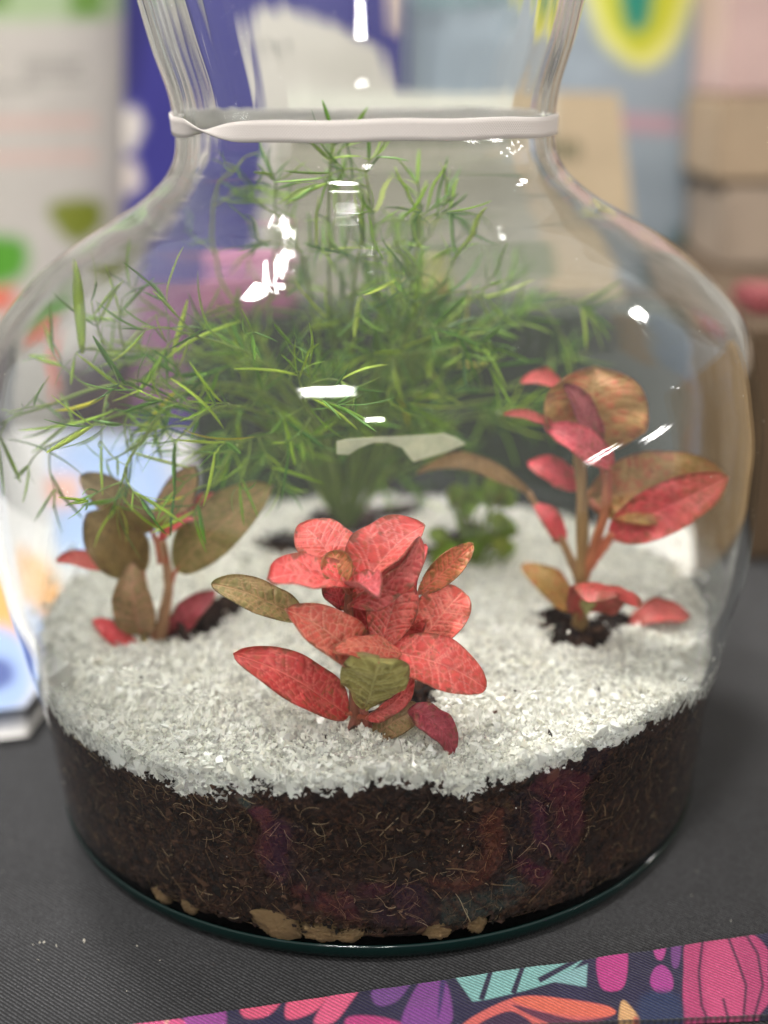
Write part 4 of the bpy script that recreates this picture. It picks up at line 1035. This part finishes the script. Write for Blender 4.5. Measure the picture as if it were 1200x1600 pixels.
# ------------------------------------------------------------------ things standing behind the jar
def pouch(name, TL, TR, BL, BR, Yp, thick, colour, label, cat, mat_=M_PAPER, nu=150, nv=220, puff=.45, crumple=.004, group=None):
    """filled stand-up pouch: pixel corners at depth Yp (bottom may be a world z instead of a pixel row)"""
    def c3(p): return at(p[0], p[1], Yp)
    P = [c3(TL), c3(TR)]
    for p, top in ((BL, P[0]), (BR, P[1])):
        if p[1] is None:
            q = at(p[0], 700, Yp); q[2] = .002; P.append(q)
        else: P.append(c3(p))
    u = np.linspace(0, 1, nu)[:, None, None]; v = np.linspace(0, 1, nv)[None, :, None]
    flat = (P[0] * (1 - u) + P[1] * u) * (1 - v) + (P[2] * (1 - u) + P[3] * u) * v
    U, Vv = u[..., 0] + 0 * v[..., 0], v[..., 0] + 0 * u[..., 0]
    t = thick * np.clip(np.sin(np.pi * U), 0, 1) ** puff * np.clip(np.sin(np.pi * (0.02 + .9 * Vv)), 0, 1) ** puff
    fr = flat.copy(); fr[..., 1] -= t + crumple * (fbm(U * 5, Vv * 7, 3, 4) - .5) * (t / max(thick, 1e-6)) + .0004
    q = proj(fr); c = colour(q[..., 0], q[..., 1])
    bk = flat.copy(); bk[..., 1] += t + .0004
    V = np.vstack([fr.reshape(-1, 3), bk.reshape(-1, 3)]); n0 = nu * nv
    ring = np.concatenate([np.arange(nv), np.arange(1, nu) * nv + nv - 1, (nu - 1) * nv + np.arange(nv - 2, -1, -1), np.arange(nu - 2, 0, -1) * nv]); r2 = np.roll(ring, -1)
    f = np.vstack([grid_faces(nu, nv), grid_faces(nu, nv, off=n0, flip=True), np.stack([ring, r2, r2 + n0, ring + n0], 1)])
    return link(name, mesh_np(name, V, f, True, np.vstack([c.reshape(-1, 3)] * 2), [mat_]), label=label, category=cat), flat
def base_col(px, rgb): return np.ones(px.shape + (3,)) * lin(rgb)

def col_white(px, py):
    c = base_col(px, (176, 170, 162))
    c = paint(c, px, py, [(-200, -300), (205, -300), (205, 24), (120, 30), (-200, 40)], (150, 168, 128), 14)
    c = paint(c, px, py, [(105, -40), (160, -40), (158, 28), (110, 26)], (92, 130, 44), 10)
    c = paint(c, px, py, [(-20, -20), (14, -20), (12, 12), (-20, 14)], (96, 128, 60), 8)
    for y, x0, x1 in ((92, 36, 128), (104, 36, 120), (120, 40, 130), (132, -30, 60)):
        for x in np.arange(x0, x1, 11): c = paint(c, px, py, [(x, y), (x + 7, y), (x + 7, y + 8), (x, y + 8)], (120, 116, 110), 2)
    for y in (186, 240): c = paint(c, px, py, [(-60, y), (150, y - 4), (150, y + 12), (-60, y + 16)], (190, 160, 150), 8)
    c = paint(c, px, py, [(80, 318), (150, 312), (160, 350), (120, 380), (84, 350)], (110, 118, 30), 8, True)
    c = paint(c, px, py, [(-60, 375), (30, 372), (44, 410), (20, 440), (-60, 446)], (76, 140, 34), 10, True)
    c = paint(c, px, py, [(-60, 455), (26, 452), (20, 480), (-60, 486)], (214, 90, 60), 8)
    c = paint(c, px, py, [(22, 494), (44, 494), (42, 612), (24, 612)], (214, 96, 70), 4)
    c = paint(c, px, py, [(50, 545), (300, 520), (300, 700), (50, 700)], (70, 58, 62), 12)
    return c
pouch('seed_pouch', (-90, -190), (196, -170), (-90, None), (200, None), .60, .03, col_white, 'white pouch with green top print, grey lettering and green pictures at left', 'pouch')

def col_indigo(px, py):
    c = base_col(px, (44, 40, 118))
    c = paint(c, px, py, [(150, -300), (232, -300), (228, 60), (215, 150), (160, 150)], (30, 26, 92), 14)
    c = paint(c, px, py, [(364, 60), (372, 26), (396, 14), (470, 24), (540, 46), (584, 78), (612, 108), (640, 150), (660, 480), (380, 480), (388, 300), (384, 180), (376, 120)], (196, 190, 180), 4)
    c = paint(c, px, py, [(600, -60), (636, -60), (630, 60), (612, 50)], (206, 186, 172), 4)
    c = paint(c, px, py, [(180, 172), (214, 168), (226, 196), (208, 236), (180, 240)], (196, 188, 180), 8)
    c = paint(c, px, py, [(180, 250), (212, 252), (222, 290), (190, 310)], (196, 184, 176), 8)
    for x in np.arange(388, 432, 9): c = paint(c, px, py, [(x, 76), (x + 5, 74), (x + 6, 92), (x + 1, 92)], (90, 88, 86), 1.2)
    for y in (96, 104, 112):
        for x in np.arange(404, 580, 13): c = paint(c, px, py, [(x, y), (x + 9, y), (x + 9, y + 3), (x, y + 3)], (176, 170, 158), 1.2)
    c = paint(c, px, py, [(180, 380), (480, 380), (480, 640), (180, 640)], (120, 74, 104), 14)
    return c
pouch('indigo_pouch', (192, -190), (640, -190), (196, None), (648, None), .53, .028, col_indigo, 'indigo blue pouch with a large off-white rounded shape behind the neck', 'pouch')

def col_silver(px, py):
    c = base_col(px, (146, 158, 168))
    c = c * (.86 + .28 * fbm(px * .012, py * .03, 5, 3))[..., None]
    c = paint(c, px, py, [(922, -60), (1080, -60), (1072, 30), (1040, 88), (1000, 106), (960, 84), (930, 40)], (222, 220, 130), 12, True)
    c = paint(c, px, py, [(934, -60), (1058, -60), (1054, 24), (1024, 72), (994, 86), (964, 60), (944, 26)], (186, 190, 44), 12, True)
    c = paint(c, px, py, [(966, -60), (1020, -60), (1016, 26), (996, 50), (976, 34)], (24, 130, 110), 10, True)
    c = paint(c, px, py, [(852, -20), (890, -20), (884, 14), (868, 26), (856, 10)], (206, 200, 50), 3, True)
    c = paint(c, px, py, [(862, -20), (888, -20), (880, 8), (870, 12)], (40, 130, 116), 3, True)
    for x in np.arange(830, 868, 8): c = paint(c, px, py, [(x + 6, 22), (x + 9, 24), (x + 2, 58), (x - 1, 56)], (110, 132, 140), 1.5)
    c = paint(c, px, py, [(960, 176), (1060, 184), (1060, 208), (960, 204)], (186, 150, 160), 10)
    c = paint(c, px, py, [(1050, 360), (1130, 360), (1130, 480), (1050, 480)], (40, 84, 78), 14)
    return c
silver, _ = pouch('silver_pouch', (632, -190), (1100, -190), (632, None), (1096, None), .62, .03, col_silver, 'pale silver blue pouch with yellow and teal flower print', 'pouch')
M_TEAL = simple('teal_ink', (40, 120, 108), .6)
def text_mesh(body, size, mat_):
    c = bpy.data.curves.new('lettering', 'FONT'); c.body = body; c.size = size; c.align_x = 'CENTER'; c.extrude = .0003; c.space_character = 1.1
    o = bpy.data.objects.new('tmp', c); COL.objects.link(o); bpy.context.view_layer.update()
    me = bpy.data.meshes.new_from_object(o.evaluated_get(bpy.context.evaluated_depsgraph_get())); bpy.data.objects.remove(o)
    me.name = 'lettering'; me.materials.clear(); me.materials.append(mat_); return me
lt = link('lettering', text_mesh('ORGANIC', .0215, M_TEAL), silver); lt.location = at(748, 11, .62 - .0325); lt.rotation_euler = (math.radians(90), 0, 0)

# dark display crate and what stands on it
M_CRATE = simple('charcoal_box', (36, 42, 32), .8, .25, 30)
def box(name, lo, hi, m, bev=.003, **props):
    bm = bmesh.new(); bmesh.ops.create_cube(bm, size=1)
    lo, hi = np.array(lo), np.array(hi)
    for v in bm.verts: v.co = Vector((lo + hi) / 2 + (hi - lo) * np.array(v.co))
    bmesh.ops.bevel(bm, geom=bm.edges[:], offset=bev, segments=2, affect='EDGES')
    me = bpy.data.meshes.new(name); bm.to_mesh(me); bm.free(); me.materials.append(m)
    return link(name, me, **props)
ZT = 0.150
xa, xb = at(285, 480, .35)[0], at(1125, 480, .35)[0]
box('display_crate', (xa, .33, .002), (xb, .47, ZT), M_CRATE, label='low charcoal display box behind the jar carrying the kraft card', category='box')

def col_card(px, py):
    c = base_col(px, (158, 141, 116))
    c = paint(c, px, py, [(380, 60), (864, 60), (864, 205), (380, 205)], (186, 184, 172), 6)  # greying by the neck glass put into the card's colour, paler above the band
    c = paint(c, px, py, [(380, 205), (864, 205), (864, 480), (380, 480)], (134, 130, 116), 6)
    c = c * (.9 + .2 * fbm(px * .02, py * .02, 15, 3))[..., None]
    r = np.random.default_rng(4); x = 452
    while x < 935:
        w_ = r.uniform(9, 17)
        if r.random() > .14:
            c = paint(c, px, py, [(x, 218), (x + 6, 217), (x + 6, 253), (x, 253)], (44, 56, 32), 2.5)
            if r.random() > .4: c = paint(c, px, py, [(x, 222 if r.random() > .5 else 242), (x + w_ - 3, 222), (x + w_ - 3, 229), (x, 230)], (54, 64, 40), 2.5)
            if r.random() > .5: c = paint(c, px, py, [(x + w_ - 6, 224), (x + w_ - 2, 224), (x + w_ - 2, 248), (x + w_ - 6, 248)], (54, 64, 40), 2.5)
        x += w_ + 3
    x = 610
    while x < 870:
        w_ = r.uniform(20, 42); c = paint(c, px, py, [(x, 352), (x + w_ - 8, 352), (x + w_ - 8, 384), (x, 386)], (104, 110, 84), 5); x += w_
    return c
def card():
    u = np.linspace(0, 1, 220)[:, None, None]; v = np.linspace(0, 1, 140)[None, :, None]
    TL, TR = at(428, 130, .46), at(968, 146, .46); BL, BR = at(420, 452, .42), at(1000, 452, .42)
    BL[2] = BR[2] = ZT + .0005
    fl = (TL * (1 - u) + TR * u) * (1 - v) + (BL * (1 - u) + BR * u) * v
    q = proj(fl); c = col_card(q[..., 0], q[..., 1]).reshape(-1, 3); V = fl.reshape(-1, 3); n0 = len(V); nu, nv = 220, 140
    ring = np.concatenate([np.arange(nv), np.arange(1, nu) * nv + nv - 1, (nu - 1) * nv + np.arange(nv - 2, -1, -1), np.arange(nu - 2, 0, -1) * nv]); r2 = np.roll(ring, -1)
    f = np.vstack([grid_faces(nu, nv), grid_faces(nu, nv, off=n0, flip=True), np.stack([ring, r2, r2 + n0, ring + n0], 1)])
    link('kraft_card', mesh_np('kraft_card', np.vstack([V, V + [0, .003, 0]]), f, False, np.vstack([c, c]), [M_MATTE]), label='tan kraft card with dark green lettering leaning behind the jar neck', category='card')
card()
a, b_ = at(300, 385, .36), at(452, 385, .36)
box('mauve_carton', (a[0], .345, ZT + .0005), (b_[0], .395, a[2]), simple('mauve_board', (150, 92, 118), .5, .15, 20), label='mauve pink carton standing at the left of the charcoal box', category='carton')
# olive fruit-like ball beside the card
bm = bmesh.new(); bmesh.ops.create_uvsphere(bm, u_segments=32, v_segments=20, radius=1)
for v in bm.verts:
    v.co = Vector((v.co.x * .015, v.co.y * .015, v.co.z * .019)); v.co *= 1 + .04 * mnoise.noise(v.co * 60)
me = bpy.data.meshes.new('olive_gourd'); bm.to_mesh(me); bm.free(); me.materials.append(simple('olive_skin', (120, 114, 44), .5, .25, 30))
for p in me.polygons: p.use_smooth = True
g_ = link('olive_gourd', me, label='olive yellow egg-shaped fruit standing before the tan card', category='fruit'); pg = at(680, 470, .37); g_.location = (pg[0], .37, ZT + .019)

# glossy leaflets lying at the left
def build_leaflets():
    A, B_, C_, D_ = np.array((-.52, -.045)), np.array((-.168, .030)), np.array((-.125, .50)), np.array((-.50, .55))
    nu, nv = 160, 200; u = np.linspace(0, 1, nu)[:, None, None]; v = np.linspace(0, 1, nv)[None, :, None]
    P2 = (A * (1 - u) + B_ * u) * (1 - v) + (D_ * (1 - u) + C_ * u) * v
    z = .017 + .002 * (fbm(P2[..., 0] * 14, P2[..., 1] * 14, 6, 3) - .5)
    P = np.concatenate([P2, z[..., None]], 2); q = proj(P); px, py = q[..., 0], q[..., 1]
    c = base_col(px, (176, 174, 172))
    c = paint(c, px, py, [(40, 700), (210, 690), (260, 760), (220, 850), (120, 880), (50, 860)], (140, 160, 192), 26, True)
    c = paint(c, px, py, [(20, 750), (90, 745), (90, 790), (30, 800)], (184, 150, 138), 16, True)
    c = paint(c, px, py, [(-80, 880), (20, 885), (70, 960), (40, 1000), (-80, 980)], (190, 140, 84), 16, True)
    c = paint(c, px, py, [(-80, 990), (20, 985), (50, 1060), (20, 1110), (-80, 1110)], (130, 150, 188), 16, True)
    c = paint(c, px, py, [(-80, 1030), (8, 1030), (14, 1070), (-80, 1090)], (70, 84, 134), 10, True)
    top = P.reshape(-1, 3); n0 = len(top); bot = top.copy(); bot[:, 2] = .002
    ring = np.concatenate([np.arange(nv), np.arange(1, nu) * nv + nv - 1, (nu - 1) * nv + np.arange(nv - 2, -1, -1), np.arange(nu - 2, 0, -1) * nv]); r2 = np.roll(ring, -1)
    f = np.vstack([grid_faces(nu, nv, flip=True), grid_faces(nu, nv, off=n0), np.stack([ring, r2, r2 + n0, ring + n0], 1)])
    cb = np.tile(lin((200, 196, 190)), (n0, 1))
    return mesh_np('leaflet_stack', np.vstack([top, bot]), f, True, np.vstack([c.reshape(-1, 3), cb]), [M_GLOSSY])
link('leaflet_stack', build_leaflets(), label='stack of white glossy leaflets with pale blue print lying left of the jar', category='leaflets')

# white sheet lying on the table behind the right side of the jar
Q = np.array([atz(940, 760, .0025), atz(1112, 735, .0025), atz(1128, 900, .0025), atz(1000, 980, .0025)])
Vq = np.vstack([Q, Q - [0, 0, .0012]])
link('paper_sheet', mesh_np('paper_sheet', Vq, np.array([[3, 2, 1, 0], [4, 5, 6, 7], [0, 1, 5, 4], [1, 2, 6, 5], [2, 3, 7, 6], [3, 0, 4, 7]]), False, mats=[simple('white_paper', (206, 202, 196), .7, .05, 6)]), label='plain white sheet lying on the black cloth behind the jar', category='paper')

# goods at the right edge
xr = at(1152, 800, .24)[0]; zt = at(1160, 505, .26)[2]
box('brown_crate', (xr, .24, .002), (xr + .3, .62, zt), simple('brown_board', (72, 56, 38), .8, .25, 14), label='dark brown crate standing on the table at far right', category='crate')
a, b_ = at(1118, 440, .44), at(1186, 440, .44)
box('red_tin', (at(1162, 470, .30)[0], .28, zt + .0005), (at(1225, 470, .30)[0], .33, at(1160, 452, .30)[2]), simple('red_paint', (124, 58, 62), .6), label='small red box on top of the brown crate', category='box')
a, b_ = at(1118, 150, .50), at(1320, 150, .50)
zm = at(1118, 282, .50)[2]
box('tan_carton', (a[0] + .006, .475, zt + .0005), (b_[0], .60, zm - .003), simple('tan_board', (150, 134, 118), .6, .2, 9), label='squat tan carton on the brown crate under the beige one', category='carton')
box('beige_carton', (a[0], .48, zm), (b_[0], .60, a[2]), simple('beige_board', (156, 136, 112), .6, .12, 12), label='beige carton stacked on the tan carton at far right', category='carton')
box('pink_packet', (a[0] + .004, .485, a[2] + .0005), (b_[0], .595, at(1118, -150, .50)[2]), simple('pink_board', (186, 158, 152), .5, .2, 9), label='pale pink packet lying on top of the beige carton', category='packet')

box('kraft_parcel', (.40, -.10, .002), (.62, .22, .26), simple('kraft_board', (182, 150, 108), .7, .15, 10), label='tan kraft parcel on the cloth just past the right edge', category='parcel')
